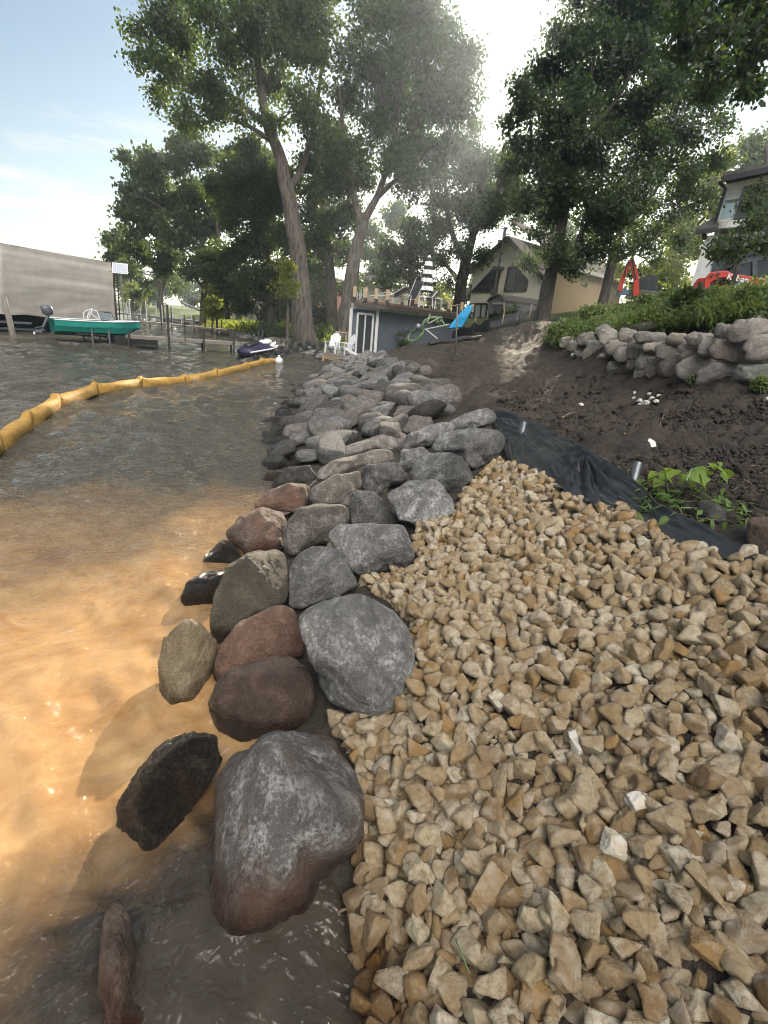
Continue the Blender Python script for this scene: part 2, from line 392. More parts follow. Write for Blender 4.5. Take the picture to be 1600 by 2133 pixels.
# ------------------------------------------------------------------ stone materials
def rock_mat(name, dark, mid, light, pale=.5, ochre=None, rough=.8, wet=.10, stain=None):
    k = N(name); v = k.obj(True); p = k.pos()
    warp = k.n('VectorMath', operation='ADD'); k.put(warp.inputs[0], v)
    wn = k.n('TexNoise'); k.put(wn.inputs['Vector'], v); k.set(wn, Scale=2.5, Detail=4.)
    sc = k.n('VectorMath', operation='SCALE'); k.put(sc.inputs[0], wn.outputs['Color']); sc.inputs['Scale'].default_value = .35
    k.put(warp.inputs[1], sc.outputs[0]); v2 = warp.outputs[0]
    big = k.noise(v2, 2.6, 6, .6); mid_n = k.noise(v2, 11, 8, .68); fine = k.noise(v, 62, 6, .75); grain = k.noise(v, 210, 3, .7)
    col = k.mix(k.ramp(mid_n, [(.34, 0.), (.66, 1.)]), dark, mid)
    col = k.mix(k.math('MULTIPLY', k.ramp(big, [(.45, 0.), (.68, 1.)]), .55), col, light)
    # pale mineral crust: blotches broken by a fine grain
    crust = k.math('MULTIPLY', k.ramp(k.math('ADD', k.math('MULTIPLY', mid_n, .65), k.math('MULTIPLY', fine, .5)), [(.575, 0.), (.70, 1.)]), k.ramp(big, [(.40, .15), (.60, 1.)]))
    col = k.mix(k.math('MULTIPLY', crust, pale), col, tuple(min(x*2.1+.13, .62) for x in light))
    vein = k.n('TexVoronoi', feature='DISTANCE_TO_EDGE'); k.put(vein.inputs['Vector'], v2); vein.inputs['Scale'].default_value = 3.1
    vm = k.math('MULTIPLY', k.ramp(vein.outputs['Distance'], [(.0, 1.), (.018, 0.)]), k.ramp(fine, [(.42, 0.), (.6, .8)]))
    col = k.mix(k.math('MULTIPLY', vm, pale*.45), col, tuple(min(x*1.9+.10, .6) for x in light))
    if ochre: col = k.mix(k.ramp(k.noise(v2, 3.7, 5, .6), [(.50, 0.), (.66, .85)]), col, ochre)
    col = k.mix(k.math('MULTIPLY', k.ramp(fine, [(.30, 1.), (.47, 0.)]), .75), col, tuple(x*.4 for x in dark))
    col = k.mix(k.math('MULTIPLY', k.ramp(grain, [(.57, 0.), (.68, .7)]), .8), col, tuple(min(x*1.6+.05, .6) for x in light))
    hv = k.n('HueSaturation'); k.put(hv.inputs['Color'], col); k.put(hv.inputs['Value'], k.rng(k.rand(), 0, 1, .70, 1.28)); k.put(hv.inputs['Saturation'], k.rng(k.math('FRACT', k.math('MULTIPLY', k.rand(), 7.3)), 0, 1, .75, 1.25)); col = hv.outputs[0]
    sp = k.n('SeparateXYZ'); k.put(sp.inputs[0], p)
    if stain: col = k.mix(k.math('MULTIPLY', k.rng(k.math('ADD', sp.outputs[2], k.math('MULTIPLY', k.math('SUBTRACT', k.noise(p, 4, 5), .5), .45)), stain, stain-.14), .8), col, k.mix(fine, (.05, .024, .014), (.17, .085, .048)))
    # wet below the splash line
    w = k.rng(k.math('ADD', sp.outputs[2], k.math('MULTIPLY', k.math('SUBTRACT', k.noise(p, 5, 4), .5), .22)), wet+.06, wet-.03)
    col = k.mix(w, col, k.mix(1.0, col, (.33, .29, .25), 'MULTIPLY'))
    bh = k.math('ADD', k.math('ADD', k.math('MULTIPLY', mid_n, 1.0), k.math('MULTIPLY', fine, .75)), k.math('MULTIPLY', grain, .24))
    return k.done(k.bsdf(Base_Color=col, Roughness=k.mix_f(w, k.rng(fine, .3, .7, rough-.12, rough+.1), .16) , Normal=k.bump(bh, 1.0, .05)))
M_GREY = rock_mat('rock_grey', (.070, .069, .069), (.185, .181, .175), (.30, .292, .28), .75)
M_GREYBROWN = rock_mat('rock_grey_brown', (.070, .060, .052), (.195, .168, .145), (.30, .265, .232), .55)
M_DARK = rock_mat('rock_dark', (.030, .029, .029), (.075, .070, .066), (.13, .122, .112), .40)
M_BROWN = rock_mat('rock_brown', (.060, .034, .024), (.145, .082, .056), (.21, .13, .095), .18, rough=.7)
M_BIG = rock_mat('rock_big', (.062, .058, .054), (.155, .147, .138), (.265, .255, .243), 1.0, (.105, .062, .040), wet=.13, stain=.26)
M_OLIVE = rock_mat('rock_olive', (.050, .043, .032), (.105, .088, .062), (.155, .132, .098), .15, rough=.62)
M_TAN = rock_mat('rock_tan', (.13, .10, .065), (.26, .21, .14), (.37, .31, .215), .3, wet=.05)
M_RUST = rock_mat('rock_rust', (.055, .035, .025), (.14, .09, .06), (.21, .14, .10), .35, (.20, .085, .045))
M_WET = rock_mat('rock_wet', (.030, .028, .027), (.075, .068, .062), (.13, .12, .11), .5, (.12, .065, .02), wet=.45)
M_WALL = rock_mat('rock_wall', (.16, .14, .118), (.30, .265, .226), (.45, .405, .352), .5, wet=-9)
M_WALLPINK = rock_mat('rock_wall_pink', (.165, .136, .116), (.31, .264, .228), (.45, .395, .345), .4, wet=-9)
M_WALLGREEN = rock_mat('rock_wall_green', (.11, .115, .095), (.19, .20, .17), (.31, .325, .285), .6, wet=-9)

# ------------------------------------------------------------------ stone shapes
import bmesh
_ico = {}
def ico(n):
    if n not in _ico:
        b = bmesh.new(); bmesh.ops.create_icosphere(b, subdivisions=n, radius=1)
        b.verts.ensure_lookup_table()
        V = np.array([v.co[:] for v in b.verts]); Fq = np.array([[v.index for v in f.verts] for f in b.faces]); b.free()
        _ico[n] = (V/np.linalg.norm(V, axis=1)[:, None], Fq)
    return _ico[n]
def rock_r(D, seed, planes=13, sharp=11, rough=1.0, lo=.74):
    rg = np.random.default_rng(seed)
    n = rg.normal(size=(planes, 3)); n /= np.linalg.norm(n, axis=1)[:, None]
    n = np.vstack([n, [[1, 0, 0], [-1, 0, 0], [0, 1, 0], [0, -1, 0], [0, 0, 1], [0, 0, -1]]])
    h = np.concatenate([rg.uniform(lo, 1.02, planes), np.ones(6)*1.05])
    q = np.maximum(D@n.T, 0)/h
    r = 1/((q**sharp).sum(1)**(1/sharp))
    r = r*(1+rough*(.060*fbm(D*1.6+seed*3.1, 3, seed) + .042*fbm(D*4.5+seed, 5, seed+5, .66) - .030*np.maximum(0, .22-np.abs(vnoise(D*3.1+seed, seed+2)))/.22))
    return r
LABELED = []
def outline_rock(name, poly, z, mat, label, seed, sub=5, thick=.85, planes=12, sharp=12, rough=1.0, Y=None, cat='boulder', group=None, blunt=0.0):
    """a boulder with a photographed outline: placed where it lies on the bank, given a real thickness and a faceted, pitted body"""
    P = np.array(poly, float)
    if mat in (M_WET, M_TAN) or 'half-sunken' in label: my = P[:, 1].mean(); P[:, 1] += np.maximum(P[:, 1]-my, 0)*.42; low = -.115
    else: low = -.075
    a = P[:, 0]*np.roll(P[:, 1], -1)-np.roll(P[:, 0], -1)*P[:, 1]
    cx = ((P[:, 0]+np.roll(P[:, 0], -1))*a).sum()/(3*a.sum()); cy = ((P[:, 1]+np.roll(P[:, 1], -1))*a).sum()/(3*a.sum())
    c = aty(cx, cy, Y) if Y else atz(cx, cy, z)
    w = ray(cx, cy); w /= np.linalg.norm(w); u = np.cross(w, [0, 0, 1]); u /= np.linalg.norm(u); v = np.cross(u, w)
    if Y is None:                                   # slide along the line of sight until the foot rests on the bank or in the water
        lowp = P[np.argmax(P[:, 1])]; t0, t1 = .6, 14.
        for _ in range(40):
            t = (t0+t1)/2; b = onplane(lowp[0], lowp[1], EYE+w*t, w)
            if b[2] > max(gz(b[0], b[1]), -.015)-(-low if gz(b[0], b[1]) < .03 else .03): t0 = t
            else: t1 = t
        c = EYE+w*t0
    Q = np.array([[np.dot(onplane(x, y, c, w)-c, u), np.dot(onplane(x, y, c, w)-c, v)] for x, y in P])
    th = np.linspace(-math.pi, math.pi, 241)[:-1]; rr = np.zeros(240)
    for i, t in enumerate(th):
        d = np.array([math.cos(t), math.sin(t)]); best = 0
        for j in range(len(Q)):
            p0, p1 = Q[j-1], Q[j]; e = p1-p0; den = d[0]*e[1]-d[1]*e[0]
            if abs(den) < 1e-12: continue
            s_ = (p0[0]*e[1]-p0[1]*e[0])/den; q = (p0[0]*d[1]-p0[1]*d[0])/den
            if s_ > 0 and -1e-6 <= q <= 1+1e-6: best = max(best, s_)
        rr[i] = best
    ker = np.exp(-.5*(np.arange(-9, 10)/3.2)**2); ker /= ker.sum()
    rr = np.convolve(np.concatenate([rr[-9:], rr, rr[:9]]), ker, 'valid')
    D, Fq = ico(sub); r = rock_r(D, seed, planes, sharp, rough)
    B = D*r[:, None]                                              # local: x=u, y=v, z towards the eye
    ta = np.arctan2(B[:, 1], B[:, 0]); ra = np.hypot(B[:, 0], B[:, 1])
    bi = ((ta+math.pi)/(2*math.pi)*240).astype(int) % 240
    sil = np.zeros(240); np.maximum.at(sil, bi, ra); sil = np.maximum(sil, .3)
    sil = np.convolve(np.concatenate([sil[-9:], sil, sil[:9]]), np.ones(19)/19, 'valid')
    f = np.interp(ta, np.append(th, math.pi), np.append(rr, rr[0]))/np.interp(ta, np.append(th, math.pi), np.append(sil, sil[0]))
    T = math.sqrt(np.mean(rr**2))*thick
    B = np.stack([B[:, 0]*f, B[:, 1]*f, B[:, 2]*T], 1)
    W = B[:, :1]*u + B[:, 1:2]*v - B[:, 2:3]*w
    if name is None: return c, W, Fq
    o = link(name, mesh_from(name, W, Fq, mat, True), None, c); tag(o, label, cat, group)
    NEARPOLY.append(P); return o
NEARPOLY = []
GR = 'riprap boulders along the shore'
B = [
 ([(607,1507),(688,1515),(734,1563),(754,1624),(763,1659),(756,1751),(722,1802),(680,1852),(655,1925),(560,1965),(465,1985),(450,1944),(443,1862),(441,1710),(439,1619),(464,1578),(535,1537)], .12, M_BIG, 'largest nearest boulder, grey with white mineral crust and rusty brown base in the water', 101, 6, .8),
 ([(560,1367),(610,1370),(645,1405),(652,1460),(640,1502),(570,1530),(490,1550),(450,1520),(430,1470),(447,1420),(500,1384)], .17, M_BROWN, 'smooth rounded brown boulder just behind the largest crusted boulder', 102, 6, .9, 6, 6),
 ([(570,1262),(610,1273),(630,1320),(632,1365),(600,1385),(540,1400),(470,1430),(446,1420),(443,1390),(455,1350),(500,1297)], .20, M_BROWN, 'smooth brown boulder wedged between an olive boulder and another brown one', 103, 6, .9, 6, 6),
 ([(745,1232),(800,1262),(850,1305),(868,1370),(862,1410),(830,1455),(785,1490),(730,1487),(680,1470),(655,1400),(640,1345),(617,1280),(660,1252)], .27, M_GREY, 'big flat-topped grey boulder speckled white beside the tan gravel', 104, 6, .75, 9, 16),
 ([(650,1138),(700,1138),(722,1165),(745,1222),(690,1247),(640,1262),(618,1276),(600,1240),(603,1180),(622,1150)], .31, M_GREY, 'blocky grey boulder with white-edged right side above the flat-topped one', 105, 6, .9, 10, 16),
 ([(520,1148),(590,1145),(600,1175),(604,1230),(592,1258),(540,1275),(490,1312),(457,1345),(442,1300),(448,1240),(476,1182)], .15, M_OLIVE, 'smooth wet olive boulder sloping down into the muddy water', 106, 6, .9, 7, 9),
 ([(430,1190),(472,1190),(480,1215),(462,1248),(445,1265),(400,1265),(373,1242),(393,1208)], .03, M_WET, 'small jagged dark stone in the water beside the olive boulder', 107, 5, .8, 14, 14),
 ([(385,1287),(410,1292),(432,1315),(450,1335),(458,1357),(442,1392),(402,1432),(365,1450),(333,1422),(328,1375),(343,1325)], .02, M_TAN, 'tan pitted boulder standing alone in the muddy water', 108, 6, .8, 9, 8),
 ([(340,1545),(400,1522),(450,1535),(462,1580),(435,1640),(370,1702),(300,1747),(266,1764),(244,1712),(238,1668),(288,1600)], .02, M_WET, 'long wet black boulder lying low in the muddy water', 109, 6, .7, 16, 20, 2.0),
 ([(232,1845),(262,1872),(280,1940),(282,2010),(300,2090),(318,2230),(188,2230),(205,2000),(212,1900)], -.03, M_RUST, 'rusty half-sunken rock standing in water at bottom left corner', 110, 6, .8, 12, 16, 1.8),
 ([(700,1093),(770,1091),(838,1097),(857,1130),(866,1165),(832,1197),(770,1207),(738,1200),(712,1160),(683,1120)], .34, M_GREY, 'wide grey boulder with rounded end against top left of gravel', 111, 6, .85, 10, 12),
 ([(660,1047),(718,1052),(728,1090),(695,1102),(685,1130),(640,1142),(605,1167),(588,1130),(590,1100),(618,1062)], .27, M_GREYBROWN, 'rounded grey-brown boulder between the rusty wet one and the wide grey one', 112, 6, .9, 8, 8),
 ([(545,1053),(592,1068),(602,1095),(592,1142),(545,1152),(510,1162),(485,1132),(466,1112),(498,1075)], .13, M_RUST, 'rusty-topped wet boulder at the waterline above the olive boulder', 113, 6, .9, 9, 10),
 ([(463,1123),(490,1138),(507,1165),(492,1182),(430,1184),(408,1172)], .01, M_WET, 'low black wet wedge of stone at edge of the rippled water', 114, 5, .8, 12, 14),
 ([(850,1002),(905,998),(942,1038),(948,1065),(920,1087),(870,1098),(828,1077),(803,1030)], .46, M_GREY, 'round-faced grey boulder with ochre stain on its ledge beside gravel top', 115, 6, .85, 9, 12),
 ([(740,1020),(780,1023),(808,1058),(838,1087),(792,1097),(733,1092),(726,1058)], .37, M_GREY, 'three-cornered grey boulder left of the ochre-stained round one', 116, 6, .85, 10, 16),
 ([(700,988),(747,986),(755,1015),(732,1032),(727,1058),(680,1052),(648,1068),(636,1045),(648,1018)], .29, M_GREYBROWN, 'long grey-brown boulder leaning toward the water behind the rounded one', 117, 5, .85),
 ([(600,1006),(642,1008),(650,1035),(632,1072),(590,1064),(540,1066),(527,1052),(558,1023)], .13, M_RUST, 'boulder with rusty face, sunlit orange put in its colour, near the waterline', 118, 5, .85),  # rust material also gives this face its orange sunlight
 ([(880,946),(942,943),(973,965),(988,1000),(952,1027),(900,1017),(853,1002),(858,968)], .56, M_GREY, 'square grey boulder below the broad dark boulder at the gravel edge', 119, 5, .85, 10, 14),
 ([(760,968),(822,963),(851,988),(843,1008),(812,1012),(790,1032),(752,1020)], .42, M_GREY, 'small domed grey boulder above the three-cornered one', 120, 5, .85),
 ([(690,960),(790,936),(818,938),(828,965),(775,972),(750,988),(700,993),(663,1010),(658,985)], .32, M_GREYBROWN, 'long slab-sided brown-grey boulder striped along its length', 121, 5, .8, 10, 16),
 ([(833,938),(880,931),(898,945),(890,960),(855,987),(828,972)], .50, M_GREY, 'small pale grey boulder squeezed between the long slab and square boulder', 122, 5, .85),
 ([(915,905),(990,891),(1042,898),(1054,920),(1037,952),(990,982),(950,952),(893,942)], .67, M_GREY, 'broad dark grey boulder touching the black plastic liner', 123, 5, .8, 10, 14),
 ([(720,930),(800,903),(847,900),(853,925),(828,947),(790,937),(720,957),(688,960)], .41, M_GREYBROWN, 'long flat boulder behind the striped slab-sided boulder', 124, 5, .8),
 ([(600,973),(642,970),(663,990),(657,1017),(620,1010),(570,1030),(565,1010)], .12, M_DARK, 'rounded dark boulder low by the water behind the orange-faced one', 125, 5, .85),
 ([(560,985),(585,983),(592,1000),(570,1012),(545,1003)], .02, M_WET, 'tiny dark wet stone at the waters edge left of rounded dark boulder', 126, 4, .85),
 ([(850,905),(900,883),(942,883),(948,900),(900,927),(850,947),(820,942)], .57, M_GREY, 'long pointed grey boulder behind the small pale grey one', 127, 5, .8, 10, 14),
 ([(620,953),(668,948),(687,962),(650,972),(600,985),(596,970)], .13, M_DARK, 'flat greenish-dark boulder above the rounded dark one', 128, 5, .8),
 ([(955,868),(1005,850),(1030,858),(1040,880),(1000,892),(930,903),(915,890)], .74, M_GREY, 'grey slab boulder at top of bank where the black liner starts', 129, 5, .8, 9, 14),
]
for i, b in enumerate(B):
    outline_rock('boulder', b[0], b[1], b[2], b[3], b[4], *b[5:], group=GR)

# ------------------------------------------------------------------ the rest of the riprap bank: one object per stone
rg = np.random.default_rng(5)
bases = []
for i in range(14):
    D, Fq = ico(4 if i < 9 else 3); r = rock_r(D, 300+i, 11, 11 if i % 3 else 7)
    for mt in (M_GREY, M_GREYBROWN, M_DARK):
        pass
    bases.append((D*r[:, None], Fq))
mesh_cache = {}
def rock_mesh(i, mat):
    if (i, mat.name) not in mesh_cache: mesh_cache[(i, mat.name)] = mesh_from('boulder', bases[i][0], bases[i][1], mat, True)
    return mesh_cache[(i, mat.name)]
placed = []
NP = [np.array(p) for p in NEARPOLY]
def rot_to(normal, yaw, tilt=(0, 0)):
    z = Vector(normal).normalized(); q = z.to_track_quat('Z', 'Y').to_matrix()
    return (q @ Matrix.Rotation(yaw, 3, 'Z') @ Matrix.Rotation(tilt[0], 3, 'X') @ Matrix.Rotation(tilt[1], 3, 'Y'))
cand = []
for yy in np.arange(5.5, 25, .22):
    for s in np.arange(-.35, 3.75, .28):
        cand.append((s+rg.uniform(-.13, .13)+(.2 if int(yy/.22) % 2 else 0), yy+rg.uniform(-.10, .10)))
rg.shuffle(cand)
n_rip = 0
for s, y in cand:
    x = float(shore_x(np.array(y)))+s
    z = gz(x, y)
    crest = 2.95-.02*y
    if s > crest+rg.uniform(-.15, .15): continue
    wet = s < .25
    L_ = rg.uniform(.36, .60)*(1.0 if not wet else .78); W_ = L_*rg.uniform(.55, .78); T_ = L_*rg.uniform(.40, .58)
    if any((px-x)**2/((L_+pl)*.60)**2 + (py-y)**2/((W_+pw)*.55)**2 < .62 for px, py, pl, pw in placed): continue
    q = proj([x, y, z+.12])[0]
    if q[1] > 1010 or not (-20 < q[0] < 1620): continue
    bad = False
    for P in NP:
        if in_poly(np.array([q[0]]), np.array([q[1]]), P)[0] or np.min(np.hypot(P[:, 0]-q[0], P[:, 1]-q[1])) < .22*L_*ppm([x, y, z]): bad = True; break
    if bad: continue
    if q[1] > 880 and (q[0] > 930 or q[0] < 560): continue
    placed.append((x, y, L_, W_))
    mat = M_DARK if wet else [M_GREY, M_GREYBROWN, M_GREY, M_DARK, M_GREYBROWN][rg.integers(5)]
    me = rock_mesh(int(rg.integers(14)), mat)
    o = link('boulder', me, None, (x, y, z+.03*rg.normal()+.10))
    n = Vector((-.33+rg.normal()*.10, rg.normal()*.10-.12, 1))
    if (q[0] < 745 and q[1] < 800-(q[0]-620)*.52) or y > 24: bpy.data.objects.remove(o); continue
    M = rot_to(n, rg.normal()*.55, (rg.normal()*.16, rg.normal()*.16-.12)) @ Matrix.Diagonal((L_*.60, W_*.62, T_*.60))
    o.rotation_mode = 'QUATERNION'
    loc, qq, sc = M.to_4x4().decompose(); o.rotation_quaternion = qq; o.scale = (L_*.74, W_*.76, T_*.66)
    zone = 'waterline' if wet else ('lower rows' if s < 1.3 else 'upper rows')
    far = 'far end' if y > 16 else 'middle'
    col = {'rock_grey': 'grey', 'rock_grey_brown': 'brownish grey', 'rock_dark': 'dark grey'}[mat.name]
    tag(o, f'{col} fieldstone in the {zone} at the {far} of riprap bank', 'boulder', GR); n_rip += 1
print('riprap', n_rip)

# ------------------------------------------------------------------ dry boulder retaining wall on the right
WP = np.array([[1150, 18.0], [1190, 15.8], [1300, 12.0], [1400, 10.5], [1540, 9.1], [1640, 8.4]])
def wall_y(px): return 1/np.interp(px, WP[:, 0], 1/WP[:, 1])
walls = [  # in enlarged-crop coordinates: cx, cy, rx, ry, rot
 (1195,1515,78,62,0,'pale grey rock on the top course left of the huge top slab',0),(1405,1500,175,88,12,'huge pink-grey slab rock crowning the right end of wall',1),(1500,1662,165,112,15,'tall angular pink rock at the right end of the wall',1),(1235,1675,168,82,-5,'broad pinkish flat-faced rock under the huge top slab',1),
 (1085,1640,92,78,30,'pink rounded rock left of the broad flat-faced one',1),(1010,1575,122,52,-3,'flat grey lens-shaped rock on the top course',0),(815,1575,88,48,0,'grey rock on top course overhung by green weeds',0),(595,1565,135,50,-3,'long pale lens-shaped rock on the top course',0),
 (420,1545,78,52,0,'grey top rock left of the long pale lens-shaped one',0),(262,1560,75,70,20,'round mottled grey rock near left end of top course',0),(215,1512,62,45,30,'small grey rock under the weeds at the top left',0),(80,1578,78,52,25,'tilted grey rock at the left end of the wall',0),
 (620,1650,90,48,5,'pale rock in the second course under the long lens',0),(742,1660,92,68,0,'rounded brown-grey rock in middle of the wall',0),(912,1650,86,44,0,'dark grey oval rock under the flat lens rock',0),(490,1622,60,40,0,'little grey filler rock in the second course',0),
 (318,1645,95,58,25,'slanted grey-brown rock left of centre in the wall',0),(378,1692,78,62,20,'brown-grey rock leaning on the ball-shaped rock',0),(482,1685,74,62,0,'ball-shaped grey rock left of wall centre',0),(562,1742,92,55,40,'tilted long rock pointing up in lower course',0),
 (922,1705,84,42,10,'small brownish rock between the oval and the big bottom rocks',1),(728,1735,62,48,0,'small grey rock below the rounded brown-grey one',0),(772,1790,115,80,33,'egg-shaped tan rock leaning right at the wall foot',1),(975,1800,158,88,18,'big smooth pinkish rock at the foot of wall',1),
 (1170,1845,195,82,15,'long pale sloping rock at wall foot, brightest of the bottom course',1),(1435,1870,170,95,0,'dark greenish rock at foot of the wall right end',2),(240,1770,72,85,10,'dark rounded rock at left foot of the wall',0),(335,1815,84,62,15,'angular pale green rock fallen at the wall foot',2),
 (462,1790,52,50,0,'squat grey rock right of the pale green one',0),(535,1845,72,48,20,'low grey rock at the wall foot left of egg-shaped one',0),(632,1828,72,64,20,'squarish grey rock beside the egg-shaped one',0),(150,1690,88,62,15,'grey block above the left foot of the wall',0),
 (48,1670,64,62,0,'grey rock low at left end of the wall',0),(150,1725,95,45,40,'long light rock slanting down at left of wall',1),(35,1615,50,42,0,'small grey rock at the far left end of the wall',0),(640,1765,62,52,0,'grey rock with rough face in lower course',0),
 (885,1750,52,36,0,'little pink rock above the big smooth foot rock',1),(-20,1640,50,50,0,'half-buried grey rock at the extreme left end of wall',0),(-75,1600,60,45,10,'leftmost boulder of the wall, lying apart in grass',0),(140,1620,60,36,0,'greenish flat stone wedged in the left part of wall',2),(100,1830,40,28,0,'small pale stone lying loose before the left end of wall',2)]
for i, (a, b, ra, rb, ro, lab, mt) in enumerate(walls):
    cx, cy = 1200+a*.2579, 300+b*.2579; ra *= .236; rb *= .230; t = np.arange(14)*2*math.pi/14; r0 = math.radians(-ro)
    rq = np.random.default_rng(900+i); rad_ = 1+rq.normal(size=14)*.05
    sup = (np.abs(np.cos(t))**2.6+np.abs(np.sin(t))**2.6)**(-1/2.6)
    ex, ey = ra*np.cos(t)*rad_*sup, rb*np.sin(t)*rad_*sup
    poly = [(cx+x*math.cos(r0)-y*math.sin(r0), cy+x*math.sin(r0)+y*math.cos(r0)) for x, y in zip(ex, ey)]
    base = np.interp(cx, [1150, 1300, 1400, 1600], [735, 795, 805, 815])
    Y = wall_y(cx) + (base-cy)/ppm(aty(cx, cy, wall_y(cx)))*.30
    outline_rock('wall_boulder', poly, 0, [M_WALL, M_WALLPINK, M_WALLGREEN][mt], lab, 400+i, 4, .72, 10, 12 if i % 2 else 8, 1.3, Y=Y, group='boulders of the dry retaining wall')

# loose stones on the bare soil
def scatter_stone(name, px, py, rpx, mat, label, seed, flat=.7, group=None, cat='stone', sharp=12, sub=4, planes=9):
    c = onground(px, py); r = rpx/ppm(c); D, Fq = ico(sub); V = D*rock_r(D, seed, planes, sharp)[:, None]*np.array([r, r*.8, r*flat])
    a = seed*1.7; R_ = np.array([[math.cos(a), -math.sin(a), 0], [math.sin(a), math.cos(a), 0], [0, 0, 1]])
    o = link(name, mesh_from(name, V@R_.T, Fq, mat, True), None, c+np.array([0, 0, r*flat*.5])); return tag(o, label, cat, group)
k = N('quartz'); v = k.obj(); n1 = k.noise(v, 12, 5)
M_QUARTZ = k.done(k.bsdf(Base_Color=k.mix(n1, (.62, .60, .55), (.42, .40, .36)), Roughness=.45, Normal=k.bump(n1, .3, .01)))
c = onground(1352, 930); D, Fq = ico(4); V = D*rock_r(D, 71, 5, 24, .5, .5)[:, None]
c1 = onground(1352, 934)
mb = MB()
for (q0, q1, q2, q3, hh) in [((-.068, -.03), (.07, -.045), (.075, .04), (-.045, .05), .10)]:
    mb.add([c1+np.array([*q0, -.02]), c1+np.array([*q1, -.02]), c1+np.array([*q2, -.02]), c1+np.array([*q3, -.02]), c1+np.array([-.01, .02, hh]), c1+np.array([.045, .0, hh*.72]), c1+np.array([-.05, -.005, hh*.3])],
           [[0, 1, 5, 6], [1, 2, 5], [2, 3, 4, 5], [3, 0, 6, 4], [4, 6, 5], [3, 2, 1, 0]])
o = mb.build('quartz_stone', M_QUARTZ, bevel=.008); tag(o, 'sharp white pointed stone on the dark bare soil', 'stone')
pale = [(1320, 832, 5), (1332, 838, 7), (1345, 843, 8), (1358, 832, 6), (1366, 838, 6), (1331, 847, 6), (1352, 822, 4), (1306, 857, 5), (1372, 826, 4), (1322, 820, 5)]
for i, (a, b, r) in enumerate(pale):
    scatter_stone('limestone_clod', a, b, r, M_TAN if False else M_QUARTZ, 'small cream clod in the cluster on bare soil before the wall', 500+i, .75, 'cream clods on the bare soil')
scatter_stone('limestone_clod', 1210, 845, 5, M_QUARTZ, 'single cream stone on soil left of the clod cluster', 521, .8)
scatter_stone('limestone_clod', 1193, 742, 5, M_QUARTZ, 'pale flake on soil by the left end of boulder wall', 522, .9)
scatter_stone('limestone_clod', 1598, 835, 8, M_QUARTZ, 'white chip at the right edge by the wall foot', 523, .7)
scatter_stone('fieldstone', 1483, 1084, 27, M_DARK, 'round dark brown stone behind the black liner, under the leafy weeds', 524, .85, sharp=7)
scatter_stone('fieldstone', 1590, 1125, 48, M_RUST, 'reddish grey boulder cut by the right edge behind the liner', 525, .7)
scatter_stone('fieldstone', 1440, 1118, 10, M_WALL, 'little grey stone by the end of the liner', 526, .8)
for i in range(46):
    px, py = rg.uniform(1040, 1590), rg.uniform(735, 1000)
    if py > 880 + (px-1040)*.32: continue
    scatter_stone('soil_lump', px, py, rg.uniform(2.5, 6.5), M_SOIL, 'dark lump of soil on the churned bare earth', 560+i, .7, 'lumps of soil on the bare earth', 'soil lump', 6, 3)

# ------------------------------------------------------------------ limestone gravel
k = N('gravel_stone'); v = k.pos(); fr = k.math('FRACT', k.math('ADD', k.at('rnd'), k.math('MULTIPLY', k.rand(), 3.7)))
col = k.ramp(fr, [(0., (.28, .19, .09)), (.16, (.37, .295, .18)), (.30, (.48, .415, .30)), (.42, (.28, .185, .085)), (.55, (.40, .33, .22)), (.68, (.20, .122, .050)), (.78, (.56, .51, .41)), (.88, (.33, .25, .14)), (.96, (.30, .18, .065))])
n1 = k.noise(v, 42, 6, .65); n2 = k.noise(v, 190, 5, .7); n3 = k.noise(v, 15, 3)
col = k.mix(k.math('MULTIPLY', k.ramp(n1, [(.42, 0.), (.62, 1.)]), .7), col, (.22, .14, .065))
col = k.mix(k.math('MULTIPLY', k.ramp(n3, [(.50, 0.), (.68, 1.)]), .5), col, (.50, .45, .37))
col = k.mix(k.ramp(n2, [(.27, .7), (.42, 0.)]), col, (.06, .045, .03))
sp = k.n('SeparateXYZ'); k.put(sp.inputs[0], k.pos()); w = k.rng(k.math('ADD', sp.outputs[2], k.math('MULTIPLY', k.noise(k.pos(), 6, 3), .14)), .20, .10)
col = k.mix(w, col, k.mix(1., col, (.45, .36, .26), 'MULTIPLY'))
M_GRAVEL = k.done(k.bsdf(Base_Color=col, Roughness=k.mix_f(w, .82, .3), Normal=k.bump(k.math('ADD', n1, k.math('MULTIPLY', n2, .9)), 1.0, .014)))
GP = [(748,2010),(738,1850),(752,1690),(735,1575),(695,1505),(790,1490),(835,1455),(872,1380),(862,1300),(800,1240),(745,1212),(866,1180),(870,1105),(948,1070),(988,1008),(1040,958),(1072,985),(1140,1005),(1190,1040),(1240,1062),(1290,1062),(1335,1106),(1400,1132),(1480,1160),(1570,1174),(1660,1186),(2000,1300),(2400,1900),(2400,2900),(1500,2900),(860,2700),(755,2350)]
GW = [onground(*p)[:2] for p in GP]
gxs = np.array(GW); lo, hi = gxs.min(0), gxs.max(0)
gg = np.random.default_rng(21)
def grav_mesh(seed, sub, rough=.8):
    q = np.random.default_rng(seed); D, Fq = ico(sub)
    V = D*rock_r(D, seed, int(q.integers(6, 10)), 40, rough, .50)[:, None]*np.array([1, q.uniform(.66, .95), q.uniform(.55, .85)])
    return V/np.abs(V).max(), Fq
G_hi = [grav_mesh(700+i, 4, 1.9) for i in range(22)]; G_me = [mesh_from('gravel_stone', V, Fq, M_GRAVEL, True) for V, Fq in G_hi]
G_lo = [grav_mesh(700+i, 3, 1.4) for i in range(22)]; G_far = [grav_mesh(700+i, 2) for i in range(22)]; G_under = [grav_mesh(700+i, 1) for i in range(22)]
stones = []; grid = {}
